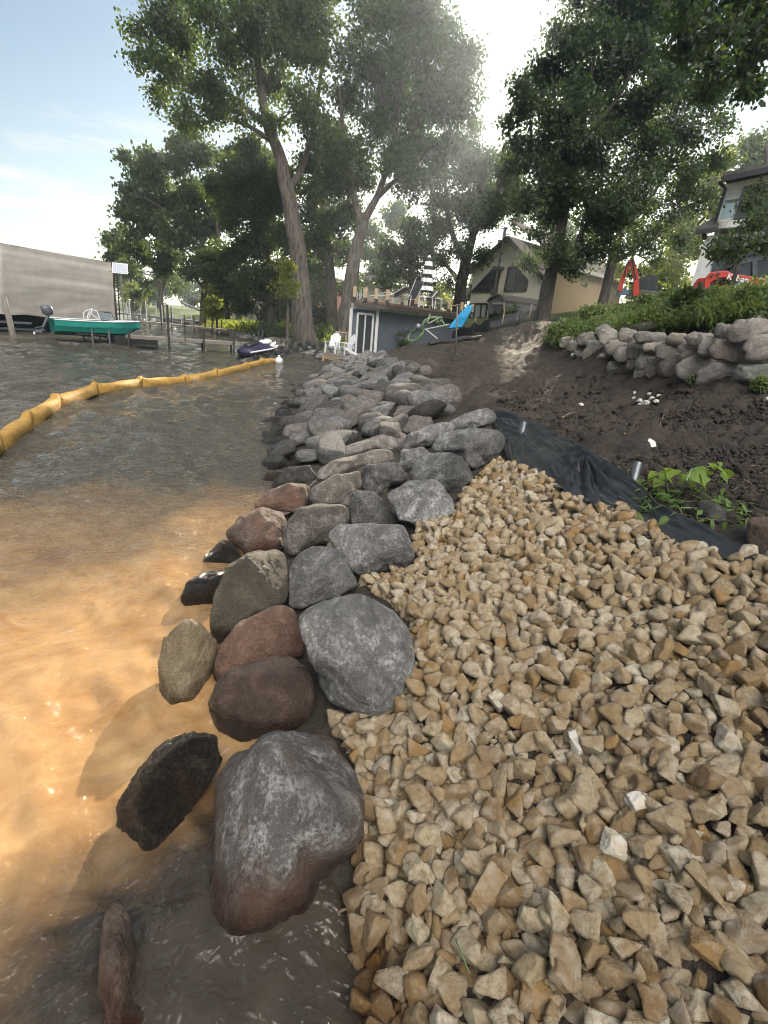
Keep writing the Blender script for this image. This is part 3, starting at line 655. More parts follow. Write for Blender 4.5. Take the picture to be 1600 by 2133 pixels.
sizes = np.sort(np.exp(gg.normal(math.log(.029), .36, 30000)))[::-1]; sizes = np.clip(sizes, .013, .064)
pts = gg.uniform(lo, hi, (400000, 2)); pts = pts[in_poly(pts[:, 0], pts[:, 1], GW)]; _q = proj(np.c_[pts, ground(pts[:, 0], pts[:, 1])]); pts = pts[(_q[:, 0] > -200) & (_q[:, 0] < 2350) & (_q[:, 1] < 2700) & (_q[:, 2] > .3)][:120000]
sizes = np.clip(np.sort(np.exp(gg.normal(math.log(.0238), .36, len(pts))))[::-1], .011, .050)
for (x, y), r in zip(pts, sizes):
    cxi, cyi = int(x/.1), int(y/.1); ok = True
    for a in (-2, -1, 0, 1, 2):
        for b in (-2, -1, 0, 1, 2):
            for (x2, y2, r2) in grid.get((cxi+a, cyi+b), ()):
                if (x-x2)**2+(y-y2)**2 < (.58*(r+r2))**2: ok = False; break
            if not ok: break
        if not ok: break
    if ok: grid.setdefault((cxi, cyi), []).append((x, y, r)); stones.append((x, y, r, gg.uniform(-.1, 1.1)*r))
n_top = len(stones)
_u = gg.uniform(lo, hi, (100000, 2)); _q = proj(np.c_[_u, ground(_u[:, 0], _u[:, 1])]); _u = _u[(_q[:, 0] > -250) & (_q[:, 0] < 2300) & (_q[:, 1] < 2600) & (_q[:, 2] > .3)]
for (x, y) in _u:
    stones.append((x, y, float(np.exp(gg.normal(math.log(.023), .28))), -.020))
st = np.array(stones); st = st[in_poly(st[:, 0], st[:, 1], GW) | (np.arange(len(st)) < n_top)]
st_z = ground(st[:, 0], st[:, 1]) + st[:, 3] + fbm(np.stack([st[:, 0]*3, st[:, 1]*3, st[:, 0]*0], 1), 2, 6)*.035
pr = proj(np.stack([st[:, 0], st[:, 1], st_z], 1))
inview = (pr[:, 0] > -60) & (pr[:, 0] < 1660) & (pr[:, 1] < 2190) & (pr[:, 2] > .3)
size_px = st[:, 2]*F/np.maximum(pr[:, 2], .3); size_px[~inview] = 0; size_px[n_top:][:] = 0 if len(size_px) == len(stones) else size_px[n_top:]
size_px = np.where((st[:, 3] < 0), 0, size_px)
order = np.argsort(-size_px); hero = set(order[:285].tolist())
def rand_rot(g):
    ax = g.normal(size=3); ax /= np.linalg.norm(ax)
    return Matrix.Rotation(g.uniform(0, 6.28), 3, 'Z') @ Matrix.Rotation(g.normal()*.55, 3, 'X') @ Matrix.Rotation(g.normal()*.55, 3, 'Y')
for i in order[:285]:
    o = link('gravel_stone', G_me[int(gg.integers(22))], None, (st[i, 0], st[i, 1], st_z[i]))
    o.rotation_mode = 'QUATERNION'; o.rotation_quaternion = rand_rot(gg).to_quaternion(); o.scale = (st[i, 2]*1.12,)*3
    tag(o, 'angular tan limestone chunk lying in the nearest part of gravel pile', 'gravel stone', 'limestone chunks in the gravel pile')
Vs, Fs, Rn, off = [], [], [], 0
for i in range(len(st)):
    if i in hero: continue
    if not (-400 < pr[i, 0] < 2500 and pr[i, 1] < 2900 and pr[i, 2] > .3): continue
    big = size_px[i] > 10
    V, Fq = (G_lo if big else G_far if i < n_top else G_under)[int(gg.integers(22))]
    Vs.append(V@np.array(rand_rot(gg)).T*st[i, 2]*1.12+np.array([st[i, 0], st[i, 1], st_z[i]])); Fs.append(Fq+off); off += len(V); Rn.append(np.full(len(V), gg.random()))
me = mesh_from('gravel', np.vstack(Vs), np.vstack(Fs), M_GRAVEL, True); attr(me, 'rnd', np.concatenate(Rn))
tag(link('gravel', me), 'tan limestone gravel spread between boulders and black liner', 'gravel', kind='stuff')
print('gravel', len(st), n_top)
def special(px, py, rpx, ratio, rot, mat, label, seed, tilt=.3):
    c = onground(px, py, .02); r = rpx*.82/ppm(c); V, Fq = grav_mesh(seed, 5, 1.8); V = V*np.array([r, r*ratio/.72, r*ratio*1.1])
    M_ = np.array(rot_to((-.1, -.35, 1), -math.radians(rot), (tilt, 0)))
    o = link('gravel_stone', mesh_from('gravel_stone', V@M_.T, Fq, mat, True), None, c+np.array([0, 0, r*.45])); tag(o, label, 'gravel stone')
k = N('white_stone'); v = k.obj(); n1 = k.noise(v, 9, 6, .65); n2 = k.noise(v, 45, 5, .7)
wc = k.mix(k.ramp(n1, [(.42, 0.), (.62, 1.)]), (.42, .40, .36), (.33, .28, .21)); wc = k.mix(k.ramp(n2, [(.30, .8), (.42, 0.)]), wc, (.16, .14, .12))
M_WHITE = k.done(k.bsdf(Base_Color=wc, Roughness=.8, Normal=k.bump(k.math('ADD', n1, n2), .5, .008)))
special(1272, 1772, 46, .55, 35, M_WHITE, 'whitish speckled oblong stone in the gravel, pitted with dark spots', 731)
special(1192, 1557, 32, .5, 70, M_WHITE, 'small white upright flake among the tan gravel', 732)
special(1160, 1925, 46, .9, 20, M_GRAVEL, 'blocky pale stone sitting on another near the bottom of gravel', 733)
special(1178, 2018, 50, .85, 0, M_GRAVEL, 'broad faceted grey-tan stone under the blocky pale one', 734)
special(1014, 1868, 58, .42, -70, M_GRAVEL, 'tall slim pale stone standing on end in the gravel', 735, .1)
special(1335, 1680, 42, .75, -30, M_WHITE, 'rounded cream stone brighter than the gravel around it', 736)
special(1470, 1862, 62, .42, 50, M_GRAVEL, 'long tapering tan stone slanting down to the right', 737)
special(1470, 1985, 46, .65, 15, M_GRAVEL, 'blunt stone with a golden sunlit notch near bottom right', 738)
# ------------------------------------------------------------------ trees
def leaf_mat(name, a, b, trans, tw=.45):
    k = N(name); t = k.at('tint')
    col = k.mix(t, a, b); tcol = k.mix(t, trans, tuple(x*1.5 for x in trans))
    d = k.n('BsdfPrincipled'); k.put(d.inputs['Base Color'], col); d.inputs['Roughness'].default_value = .5; d.inputs['Specular IOR Level'].default_value = .35
    tr = k.n('BsdfTranslucent'); k.put(tr.inputs[0], tcol)
    m = k.n('MixShader'); m.inputs[0].default_value = tw; k.t.links.new(d.outputs[0], m.inputs[1]); k.t.links.new(tr.outputs[0], m.inputs[2])
    return k.done(m.outputs[0])
LF_DARK = leaf_mat('leaf_dark', (.022, .038, .021), (.040, .060, .031), (.075, .118, .022))
LF_MID = leaf_mat('leaf_mid', (.026, .044, .022), (.048, .071, .033), (.120, .18, .028))
LF_WILLOW = leaf_mat('leaf_silver', (.034, .052, .029), (.060, .080, .043), (.11, .16, .035))
LF_YELLOW = leaf_mat('leaf_yellow', (.075, .10, .022), (.12, .14, .032), (.26, .30, .035), .55)
LF_CEDAR = leaf_mat('leaf_cedar', (.016, .032, .015), (.028, .046, .02), (.03, .05, .012), .2)
def bark_mat(name, a, b, sc=5.0):
    k = N(name); v = k.obj(True, (1, 1, .16)); n1 = k.noise(v, sc*1.6, 6, .65, .3); n2 = k.noise(k.obj(True), sc*7, 5, .6)
    col = k.mix(k.ramp(n1, [(.36, 0.), (.6, 1.)]), a, b)
    return k.done(k.bsdf(Base_Color=col, Roughness=.9, Normal=k.bump(k.math('ADD', n1, k.math('MULTIPLY', n2, .25)), 1.0, .09)))
BARK = bark_mat('bark', (.030, .025, .021), (.125, .105, .088)); BARK_D = bark_mat('bark_dark', (.022, .018, .016), (.07, .058, .048))

def leaves_at(g, C, n_each, sig, size, droop=.3):
    """leaf quads round spray centres C"""
    n = len(C)*n_each
    P = np.repeat(C, n_each, 0) + g.normal(size=(n, 3))*sig*np.array([1, 1, .62])
    L_ = size*g.uniform(.65, 1.25, n)[:, None]
    d = g.normal(size=(n, 3)); d[:, 2] -= droop*1.6; d /= np.linalg.norm(d, axis=1)[:, None]
    s = np.cross(d, g.normal(size=(n, 3))); s /= np.linalg.norm(s, axis=1)[:, None]+1e-9
    nn = np.cross(d, s)
    V = np.stack([P, P+d*L_*.45+s*L_*.30+nn*L_*.06, P+d*L_, P+d*L_*.45-s*L_*.30+nn*L_*.06], 1).reshape(-1, 3)
    return V
def crown_obj(name, V, mat, parent, tints, loc=None):
    base = root_loc(parent) if parent else np.asarray(loc)
    me = mesh_from(name, V-base, np.arange(len(V)).reshape(-1, 4), mat); attr(me, 'tint', tints)
    return link(name, me, parent, None if parent else base)
LEAFN = 0
def tree(name, label, Y, trunks, blobs, mat=LF_DARK, bark=BARK, seed=1, leaf=.22, dens=82, group=None, spread=1.0, twig=True, droop=.3, sig=.30, hole=.0, cat='tree', sub=7):
    global LEAFN
    g = np.random.default_rng(seed)
    t0 = trunks[0][0]; yb = Y
    root = onground(t0[0], t0[1]) if Y is None else None
    if root is None:
        p = aty(t0[0], t0[1], Y); root = np.array([p[0], p[1], min(gz(p[0], p[1]), p[2]+.4)])
    T = thing(name, label, cat, root, group)
    m = MB(); nodes = []; nrad = []
    for j, tr in enumerate(trunks):
        pts, rr = [], []
        for i, q in enumerate(tr):
            p = aty(q[0], q[1], Y+(q[3] if len(q) > 3 else 0)); pts.append(p); rr.append(q[2]/ppm(p))
        pts = np.array(pts); rr = np.array(rr)
        if j == 0:
            pts[0][2] = min(pts[0][2], root[2]); pts = np.vstack([[pts[0]+np.array([0, 0, -.35])], pts]); rr = np.concatenate([[rr[0]*1.25], rr])
        t = np.linspace(0, len(pts)-1, (len(pts)-1)*5+1)
        pp = np.stack([np.interp(t, np.arange(len(pts)), pts[:, a]) for a in range(3)], 1); r2 = np.interp(t, np.arange(len(pts)), rr)
        kk = np.array([.25, .5, .25]); q2 = pp.copy()
        for _ in range(2): q2[1:-1] = q2[:-2]*.25+q2[1:-1]*.5+q2[2:]*.25
        q2 += fbm(q2*.6+seed, 2, seed)[:, None]*r2[:, None]*.35*np.array([1, 1, 0])
        m.tube(q2, r2, 12 if j == 0 else 9)
        nodes += list(q2[len(q2)//4 if j == 0 else 0:]); nrad += list(r2[len(q2)//4 if j == 0 else 0:])
    nodes = np.array(nodes); nrad = np.array(nrad)
    Vs, Ts = [], []
    for bx, by, br, *bd in blobs:
        dy = bd[0] if bd else g.normal()*1.2
        c = aty(bx, by, Y+dy); R_ = br/ppm(c)
        subs = []
        for _ in range(sub):
            d = g.normal(size=3); d /= np.linalg.norm(d); subs.append((c+d*R_*g.uniform(.25, .78)*np.array([1, spread, 1]), R_*g.uniform(.34, .52)))
        if twig:
            d2 = ((nodes-c)**2).sum(1)+np.maximum(nodes[:, 2]-c[2]+.4, 0)**2*3; i = int(np.argmin(d2)); a = nodes[i]
            mid = (a+c)/2+np.array([0, 0, -.12*np.linalg.norm(c-a)])+g.normal(size=3)*.15
            ts = np.linspace(0, 1, 8)[:, None]; br_ = (1-ts)**2*a+2*ts*(1-ts)*mid+ts**2*c
            br_[1:-1] += g.normal(size=(6, 3))*.10
            r0 = min(nrad[i]*.55, .035+.022*R_); m.tube(br_, np.linspace(r0, r0*.4, 8), 6, False)
            nodes = np.vstack([nodes, br_[3:]]); nrad = np.concatenate([nrad, np.linspace(r0*.7, r0*.35, 5)])
        for sc_, sr in subs:
            ns = max(3, int(dens*math.pi*sr*sr/14*2.7*(1.0 if hole <= 0 else g.uniform(1-hole, 1))))
            d = g.normal(size=(ns, 3)); d /= np.linalg.norm(d, axis=1)[:, None]
            C_ = sc_+d*(g.uniform(.05, 1, ns)**.5)[:, None]*sr*np.array([1, 1, .85])
            if twig:
                for q in C_[:max(2, ns//7)]:
                    a = c+(sc_-c)*.4; mm = (a+q)/2+g.normal(size=3)*.12
                    m.tube([a, mm, q], [.028, .018, .008], 4, False)
            V = leaves_at(g, C_, 14, sig, leaf, droop); Vs.append(V)
            Ts.append(np.clip(np.repeat(np.repeat(g.uniform(0, 1, ns), 14)+g.normal(size=ns*14)*.15, 4), 0, 1))
    m.build('trunk', bark, T, True)
    V = np.vstack(Vs); LEAFN += len(V)//4
    crown_obj('crown', V, mat, T, np.concatenate(Ts))
    return T
# tall leaning cottonwood at the shore
tree('cottonwood_tree', 'tall leaning tree with thick furrowed grey trunk at the shore, crown over the lake', 33,
     [[(637, 700, 27), (632, 640, 21), (626, 570, 18), (618, 480, 17), (603, 400, 15), (580, 320, 12), (557, 262, 10), (545, 180, 8), (535, 90, 6), (520, -60, 4)],
      [(557, 262, 7), (500, 215, 5), (440, 170, 4), (370, 120, 3), (300, 70, 2)], [(575, 300, 6), (520, 262, 4), (455, 240, 3), (400, 215, 2)],
      [(603, 400, 8), (625, 360, 6, 1), (650, 290, 5, 1.5), (665, 190, 4, 2), (680, 60, 3, 2)], [(545, 180, 5), (590, 120, 4), (620, 40, 3), (640, -80, 2)], [(540, 130, 4), (470, 60, 3), (420, -20, 2)]],
     [(345, 40, 62), (300, 110, 44), (290, 60, 30), (390, 90, 60), (420, 30, 62), (350, 150, 52), (330, 200, 30), (420, 170, 50), (470, 110, 62), (455, 215, 45), (390, 228, 34), (510, 50, 70), (530, 160, 52), (500, 235, 36), (580, 90, 62), (600, 10, 80), (640, 130, 58), (655, 40, 72),
      (620, 220, 50), (560, 250, 34), (480, -40, 90), (600, -90, 100), (350, -40, 80), (700, -60, 90), (670, 260, 45), (575, 190, 40), (415, 262, 22), (380, 255, 20)], LF_MID, BARK, 11, dens=92, hole=.45)
# forked tree beside the boathouse
tree('maple_tree', 'forked tree with leaning trunk beside the grey boathouse, tall dense crown', 34,
     [[(712, 705, 21), (722, 640, 16), (735, 560, 14), (746, 500, 12), (758, 460, 10)], [(752, 475, 8), (742, 430, 7), (728, 360, 6), (716, 280, 4.5), (705, 180, 3)], [(758, 460, 9), (785, 410, 7), (810, 340, 6), (826, 260, 5), (838, 150, 4), (850, 30, 3)],
      [(785, 410, 6), (830, 370, 4.5), (880, 330, 3.5), (930, 300, 2.5)], [(810, 340, 5), (870, 260, 4), (915, 180, 3), (945, 110, 2)], [(826, 260, 4), (780, 180, 3), (765, 90, 2)]],
     [(870, 40, 80), (800, 60, 70), (930, 90, 56), (965, 130, 40), (880, 120, 78), (960, 190, 46), (900, 200, 70), (820, 160, 72), (750, 130, 70), (730, 210, 55), (790, 240, 60), (860, 280, 62), (940, 250, 52), (975, 230, 30), (920, 320, 52), (820, 330, 52), (750, 310, 52), (700, 300, 42), (870, -30, 70), (790, -40, 60), (860, 380, 44), (760, 390, 34), (700, 390, 46), (985, 95, 26)], LF_DARK, BARK, 12, dens=100, hole=.4)
# dark trunk tree behind
tree('dark_trunk_tree', 'dark straight-trunked tree standing between the leaning and the forked tree', 37,
     [[(692, 700, 14), (690, 640, 12), (688, 560, 10), (680, 470, 8), (665, 380, 6), (655, 300, 4)], [(688, 560, 6), (660, 520, 4), (640, 480, 3)], [(680, 470, 6), (720, 430, 4), (740, 380, 3)]],
     [(660, 420, 46), (690, 350, 50), (650, 330, 40), (730, 440, 36), (670, 500, 36), (720, 520, 24), (650, 560, 26), (735, 590, 18), (655, 470, 40), (690, 270, 45), (700, 470, 40)], LF_DARK, BARK_D, 13, dens=100)
# round silvery tree at the waters edge
tree('willow_tree', 'broad silvery-green tree leaning over the dock, left of the dense dark tree', 46,
     [[(418, 662, 8), (425, 620, 7), (432, 570, 6), (420, 500, 5), (400, 430, 4), (380, 360, 3)], [(432, 570, 5), (455, 510, 4), (450, 430, 3)], [(420, 500, 4), (360, 450, 3), (300, 410, 2)], [(425, 600, 4), (370, 540, 3), (320, 500, 2)]],
     [(300, 370, 38), (262, 335, 18), (340, 350, 44), (390, 330, 46), (430, 330, 34), (290, 420, 42), (350, 420, 56), (420, 400, 52), (300, 480, 44), (370, 490, 56), (440, 470, 50), (280, 530, 34), (340, 550, 40), (410, 550, 48), (455, 560, 40), (265, 400, 22), (400, 290, 24), (370, 300, 22), (265, 450, 26)], LF_WILLOW, BARK, 14, leaf=.34, dens=56, hole=.25, droop=-.5)
tree('slim_willow_tree', 'slender twin-stemmed tree by the far dock, right of the solar panel', 58,
     [[(340, 648, 5), (335, 610, 5), (322, 560, 4), (305, 510, 3)], [(335, 610, 3), (350, 570, 3), (352, 510, 2)], [(322, 560, 3), (270, 520, 2), (235, 500, 1.5)]],
     [(300, 520, 34), (255, 500, 30), (225, 505, 20), (320, 470, 40), (270, 560, 30), (350, 580, 30), (240, 540, 26), (310, 590, 22), (290, 610, 18), (350, 520, 34)], LF_WILLOW, BARK, 15, leaf=.36, dens=34, hole=.4, droop=-.4)
# dense dark tree
tree('dense_tree', 'dense dark low-branching tree left of the leaning trunk', 39,
     [[(568, 690, 9), (566, 650, 9), (560, 580, 8), (548, 480, 6), (530, 380, 4)], [(475, 665, 6, 2), (470, 620, 5, 2), (480, 540, 4, 1)], [(560, 580, 5), (600, 520, 4), (620, 450, 3)], [(548, 480, 5), (500, 430, 3), (480, 390, 2)]],
     [(490, 380, 46), (540, 350, 46), (520, 420, 60), (470, 450, 46), (570, 420, 50), (480, 520, 56), (545, 500, 62), (595, 500, 46), (480, 590, 46), (540, 580, 58), (590, 580, 48), (450, 550, 34), (500, 630, 30), (560, 640, 34), (610, 630, 28), (600, 370, 38), (520, 310, 30), (450, 400, 36), (480, 330, 30)], LF_MID, BARK_D, 16, leaf=.24, dens=130)
tree('sunlit_shrub', 'pale yellow-green leafy shoot against the thick leaning trunk', 31, [[(600, 655, 3), (600, 620, 3), (598, 590, 2)]], [(598, 575, 24), (615, 560, 16), (590, 600, 20), (612, 600, 18), (600, 555, 12)], LF_YELLOW, BARK, 17, leaf=.2, dens=50, cat='shrub', sig=.2)
# trees behind the boathouse and house
tree('round_maple_tree', 'dark round-crowned maple behind the roof deck umbrella', 40, [[(862, 640, 9), (860, 590, 8), (856, 540, 6), (850, 490, 4)], [(860, 590, 5), (820, 550, 4), (800, 520, 3)], [(860, 560, 5), (900, 540, 3)]],
     [(850, 500, 44), (815, 520, 36), (880, 530, 42), (840, 560, 46), (800, 570, 28), (890, 580, 30), (810, 600, 18), (860, 470, 30), (905, 500, 26)], LF_DARK, BARK_D, 18, dens=64)
tree('slanting_tree', 'tree with a dark slanting trunk between the striped umbrella and the cream house', 44,
     [[(952, 648, 13), (962, 590, 12), (970, 545, 11), (985, 490, 8), (1000, 420, 6), (1008, 345, 3)], [(970, 545, 8), (945, 500, 6), (930, 430, 5), (925, 340, 3)], [(985, 490, 6), (1030, 430, 5), (1050, 360, 3)], [(962, 590, 6), (935, 560, 4), (915, 530, 3)]],
     [(930, 400, 50), (985, 380, 54), (1030, 340, 46), (960, 320, 46), (1000, 335, 36), (920, 470, 44), (985, 460, 46), (1030, 425, 40), (1020, 465, 22), (910, 540, 34), (960, 520, 26), (1000, 530, 34), (935, 590, 20), (1060, 390, 36), (985, 262, 20), (900, 360, 40)], LF_DARK, BARK_D, 19, dens=105, hole=.35)
# the big tree in front of the house, right of the sun
tree('big_maple_tree', 'huge dark maple rising in front of the cream house, right of the sun', 33,
     [[(1130, 655, 17), (1138, 620, 14), (1148, 575, 13), (1158, 530, 12), (1170, 460, 10), (1190, 360, 8), (1215, 240, 6), (1240, 100, 4)], [(1148, 575, 8), (1175, 540, 6), (1215, 480, 5), (1260, 400, 4)], [(1170, 460, 7), (1130, 400, 5), (1110, 320, 4), (1105, 250, 3)], [(1190, 360, 6), (1160, 260, 4), (1150, 150, 3)], [(1200, 300, 6), (1280, 220, 5), (1330, 120, 3)]],
     [(1075, 290, 30), (1095, 235, 30), (1120, 190, 40), (1110, 310, 50), (1160, 250, 60), (1150, 150, 48), (1180, 90, 56), (1230, 60, 66), (1230, 150, 70), (1210, 230, 70), (1170, 330, 66), (1110, 380, 54), (1090, 425, 40), (1150, 450, 44), (1118, 488, 22), (1200, 420, 70), (1250, 320, 70), (1290, 220, 74), (1300, 120, 80), (1280, 20, 80), (1210, -20, 66), (1230, 500, 56), (1170, 530, 40), (1280, 430, 64), (1330, 330, 70), (1360, 220, 70), (1330, 420, 56), (1360, 40, 80), (1390, 130, 60), (1100, 545, 20), (1090, 205, 20), (1270, 510, 38), (1195, 560, 20), (1065, 350, 28), (1085, 170, 22), (1062, 255, 16)], LF_DARK, BARK_D, 20, dens=100, hole=.35)
tree('grey_trunk_tree', 'leaning grey-trunked tree at the right gable end of the brown wall', 36,
     [[(1250, 652, 11), (1262, 600, 10), (1275, 545, 9), (1295, 470, 7), (1320, 380, 5), (1350, 280, 4)], [(1275, 545, 6), (1310, 530, 5), (1340, 500, 3)], [(1295, 470, 5), (1350, 420, 4), (1400, 340, 3)]],
     [(1340, 490, 50), (1390, 430, 56), (1300, 520, 30), (1380, 350, 60), (1430, 290, 56), (1440, 370, 46), (1410, 500, 34), (1460, 230, 50), (1400, 240, 60), (1440, 150, 56), (1480, 330, 40), (1360, 540, 24), (1500, 180, 36), (1470, 420, 30), (1500, 260, 34), (1320, 570, 16)], LF_DARK, BARK_D, 21, dens=70, hole=.4)
tree('backlit_tree', 'yellow-green sunlit tree behind the excavator and the white house', 50,
     [[(1400, 640, 9), (1405, 580, 8), (1420, 500, 6), (1430, 420, 4)], [(1405, 580, 5), (1370, 540, 4)], [(1420, 500, 5), (1470, 450, 3)]],
     [(1400, 560, 46), (1440, 520, 44), (1370, 590, 30), (1430, 460, 50), (1480, 420, 46), (1400, 480, 46), (1450, 390, 46), (1420, 600, 28), (1500, 360, 40), (1350, 560, 28), (1290, 560, 20), (1320, 600, 16), (1530, 330, 40)], LF_YELLOW, BARK_D, 22, leaf=.36, dens=40, hole=.4)
tree('overhanging_tree', 'nearest tree hanging leafy branches into the top right corner', 20,
     [[(1860, 560, 30), (1800, 330, 24), (1740, 150, 17), (1680, 0, 12), (1640, -150, 8)], [(1740, 150, 9), (1660, 90, 6), (1580, 60, 4), (1500, 40, 2)], [(1720, 110, 7), (1630, 0, 5), (1540, -60, 3)]],
     [(1450, 20, 44), (1500, 60, 46), (1545, 110, 36), (1490, 120, 34), (1560, 30, 60), (1600, 90, 36), (1520, -30, 66), (1430, -40, 60), (1640, 20, 80), (1570, 175, 20), (1545, 155, 18), (1440, 90, 34), (1700, 60, 90), (1600, -90, 100), (1720, -60, 110), (1800, 100, 100), (1475, 180, 22), (1420, 60, 30)], LF_MID, BARK_D, 23, leaf=.21, dens=90, sig=.22, droop=.6)
tree('far_right_tree', 'grey-green tree rising behind the white house roof', 46, [[(1630, 560, 10), (1610, 480, 8), (1600, 380, 6), (1595, 300, 3)]],
     [(1590, 300, 40), (1570, 340, 30), (1610, 350, 40), (1640, 290, 50), (1560, 300, 22), (1550, 385, 26), (1600, 400, 40), (1660, 380, 50)], LF_WILLOW, BARK_D, 24, leaf=.36, dens=40, hole=.4)
tree('ornamental_tree', 'small fine-leaved tree in front of the white house and red loader', 12.6,
     [[(1512, 650, 4), (1522, 610, 4), (1535, 560, 3.6), (1545, 520, 3), (1560, 470, 2)], [(1535, 560, 2.6), (1510, 520, 2), (1490, 500, 1.4)], [(1545, 520, 2.4), (1590, 480, 1.8)]],
     [(1500, 510, 26), (1540, 505, 34), (1585, 500, 34), (1570, 465, 26), (1530, 520, 18), (1560, 420, 24), (1590, 400, 24), (1490, 530, 16), (1600, 450, 30), (1630, 490, 30)], LF_WILLOW, BARK, 25, leaf=.095, dens=130, sig=.10, spread=.9, hole=.3)
# background trees and shrubs
bgt = [('hedge_tree', 'bushy tree far behind the roof deck, between the umbrella and the forked tree', 60, [[(790, 640, 6), (790, 600, 5), (788, 540, 3)]], [(780, 540, 40), (760, 590, 24), (820, 450, 40), (770, 480, 36), (800, 600, 24)], LF_MID, 31),
       ('hedge_tree', 'bushy tree far behind, just left of the cream house', 62, [[(1000, 660, 6), (1000, 600, 5), (1002, 560, 3)]], [(985, 600, 26), (1000, 560, 30), (960, 620, 22), (925, 610, 24), (985, 640, 14)], LF_MID, 32),
       ('hedge_tree', 'sunlit yellow bush by the trunk behind the roof deck', 52, [[(915, 650, 3), (915, 630, 3), (914, 615, 2)]], [(915, 612, 18), (925, 632, 14), (905, 630, 12)], LF_YELLOW, 33),
       ('hedge_tree', 'distant dark tree line clump behind the thin willow stems', 85, [[(300, 650, 4), (300, 630, 4), (300, 600, 3)]], [(280, 610, 22), (310, 620, 20), (260, 600, 20), (330, 630, 14), (245, 560, 30), (275, 640, 12), (370, 600, 26), (400, 625, 18)], LF_DARK, 34),
       ('hedge_tree', 'hazy far treeline clump across the inlet, behind the solar panel', 105, [[(330, 640, 5), (330, 620, 4), (330, 590, 4)]], [(260, 590, 30), (300, 600, 30), (345, 605, 28), (385, 610, 28), (420, 605, 30), (280, 570, 26), (360, 575, 24), (440, 620, 24)], LF_MID, 40),
       ('hedge_tree', 'yellow-green bush far across the dock, left of the twin stems', 80, [[(275, 655, 3), (275, 630, 3), (275, 610, 2)]], [(275, 605, 20), (290, 620, 16), (258, 615, 14)], LF_YELLOW, 35),
       ('shrub', 'small round bright yellow-green shrub by the rocks left of the lawn', 44, [[(452, 672, 2), (452, 655, 2), (452, 645, 1.5)]], [(452, 640, 15), (442, 648, 11), (463, 648, 11), (452, 625, 9), (446, 632, 10)], LF_YELLOW, 36),
       ('shrub', 'sunlit yellow branch hanging beside the dark house behind the willow', 44, [[(440, 672, 2), (446, 630, 2), (450, 580, 1.5)]], [(446, 590, 14), (455, 605, 12), (440, 575, 10)], LF_YELLOW, 37),
       ('fill_tree', 'dark tree filling the gap behind the cottonwood and the forked tree', 55, [[(650, 690, 8), (650, 620, 7), (655, 540, 5), (660, 470, 3)]], [(650, 560, 40), (690, 600, 36), (640, 620, 36), (700, 520, 40), (640, 500, 40), (740, 640, 16), (600, 650, 20)], LF_MID, 38),
       ('fill_tree', 'tree of loose foliage behind the big maple and the house roof', 58, [[(1210, 640, 8), (1210, 560, 7), (1215, 480, 5)]], [(1210, 500, 44), (1260, 470, 46), (1160, 460, 40), (1300, 470, 40), (1090, 420, 36), (1060, 420, 30), (1120, 410, 40), (1035, 428, 32), (1010, 400, 30), (1055, 375, 30), (1078, 462, 16), (985, 430, 26)], LF_MID, 39)]  # last tree: left-hand crown clumps added to keep sun off the upper soil
for nm, lb, Y, tr, bl, mt, sd in bgt:
    tree(nm, lb, Y, tr, bl, mt, BARK_D, sd, leaf=.36, dens=46, hole=.3, cat='shrub' if nm == 'shrub' else 'tree')
def cone_tree(px, py, rpx, hpx, Y, label, seed):
    g = np.random.default_rng(seed); c = aty(px, py, Y); c[2] = gz(c[0], c[1]); s = ppm(c); R_, Hh = rpx/s, hpx/s
    T = thing('arborvitae', label, 'shrub', c, 'arborvitae shrubs by the orange wall'); m = MB(); m.tube([c, c+np.array([0, 0, Hh*.6])], [.06, .03], 6); m.build('trunk', BARK_D, T)
    n = 260; h = g.uniform(.03, 1, n)**.9; a = g.uniform(0, 6.28, n); rr = R_*np.sqrt(1-h**2.2)*g.uniform(.55, 1, n)
    C_ = np.stack([c[0]+rr*np.cos(a), c[1]+rr*np.sin(a), c[2]+h*Hh], 1)
    V = leaves_at(g, C_, 12, .10, .17, -.5); crown_obj('crown', V, LF_CEDAR, T, np.repeat(g.uniform(0, 1, len(V)//4), 4))
cone_tree(654, 690, 13, 42, 40, 'small dark pointed arborvitae, leftmost of three beside the thick trunk', 61)
cone_tree(669, 692, 13, 42, 40, 'dark pointed arborvitae in the middle of the three', 62)
cone_tree(684, 690, 12, 44, 41, 'dark pointed arborvitae partly behind the dark straight trunk', 63)
print('leaves', LEAFN)
# ------------------------------------------------------------------ surfaces for built things
def siding(name, col, lap=.2, horiz=True, rough=.6, dirt=.25):
    k = N(name); p = k.pos(); sp = k.n('SeparateXYZ'); k.put(sp.inputs[0], p)
    f = k.math('FRACT', k.math('DIVIDE', sp.outputs[2], lap)) if horiz else k.math('FRACT', k.math('DIVIDE', k.math('ADD', sp.outputs[0], k.math('MULTIPLY', sp.outputs[1], .6)), lap))
    n1 = k.noise(p, 1.2, 6, .6); n2 = k.noise(k.obj(False, (6, 6, .6)), 1.5, 5, .6)
    c = k.mix(k.math('MULTIPLY', k.ramp(n1, [(.4, 0.), (.75, 1.)]), dirt), col, tuple(x*.6 for x in col)); c = k.mix(k.math('MULTIPLY', k.ramp(n2, [(.5, 0.), (.75, 1.)]), dirt), c, tuple(x*.55 for x in col))
    return k.done(k.bsdf(Base_Color=c, Roughness=rough, Normal=k.bump(k.ramp(f, [(0., 0.), (.08, 1.), (1., .55)]), .6, .02)))
M_BLUEG = simple('blue_grey_siding', (.095, .115, .145), (.08, .095, .12), .6, 1.5, .08); M_WHITE_T = simple('white_trim', (.62, .62, .62), (.5, .5, .5), .5, 5, .05)
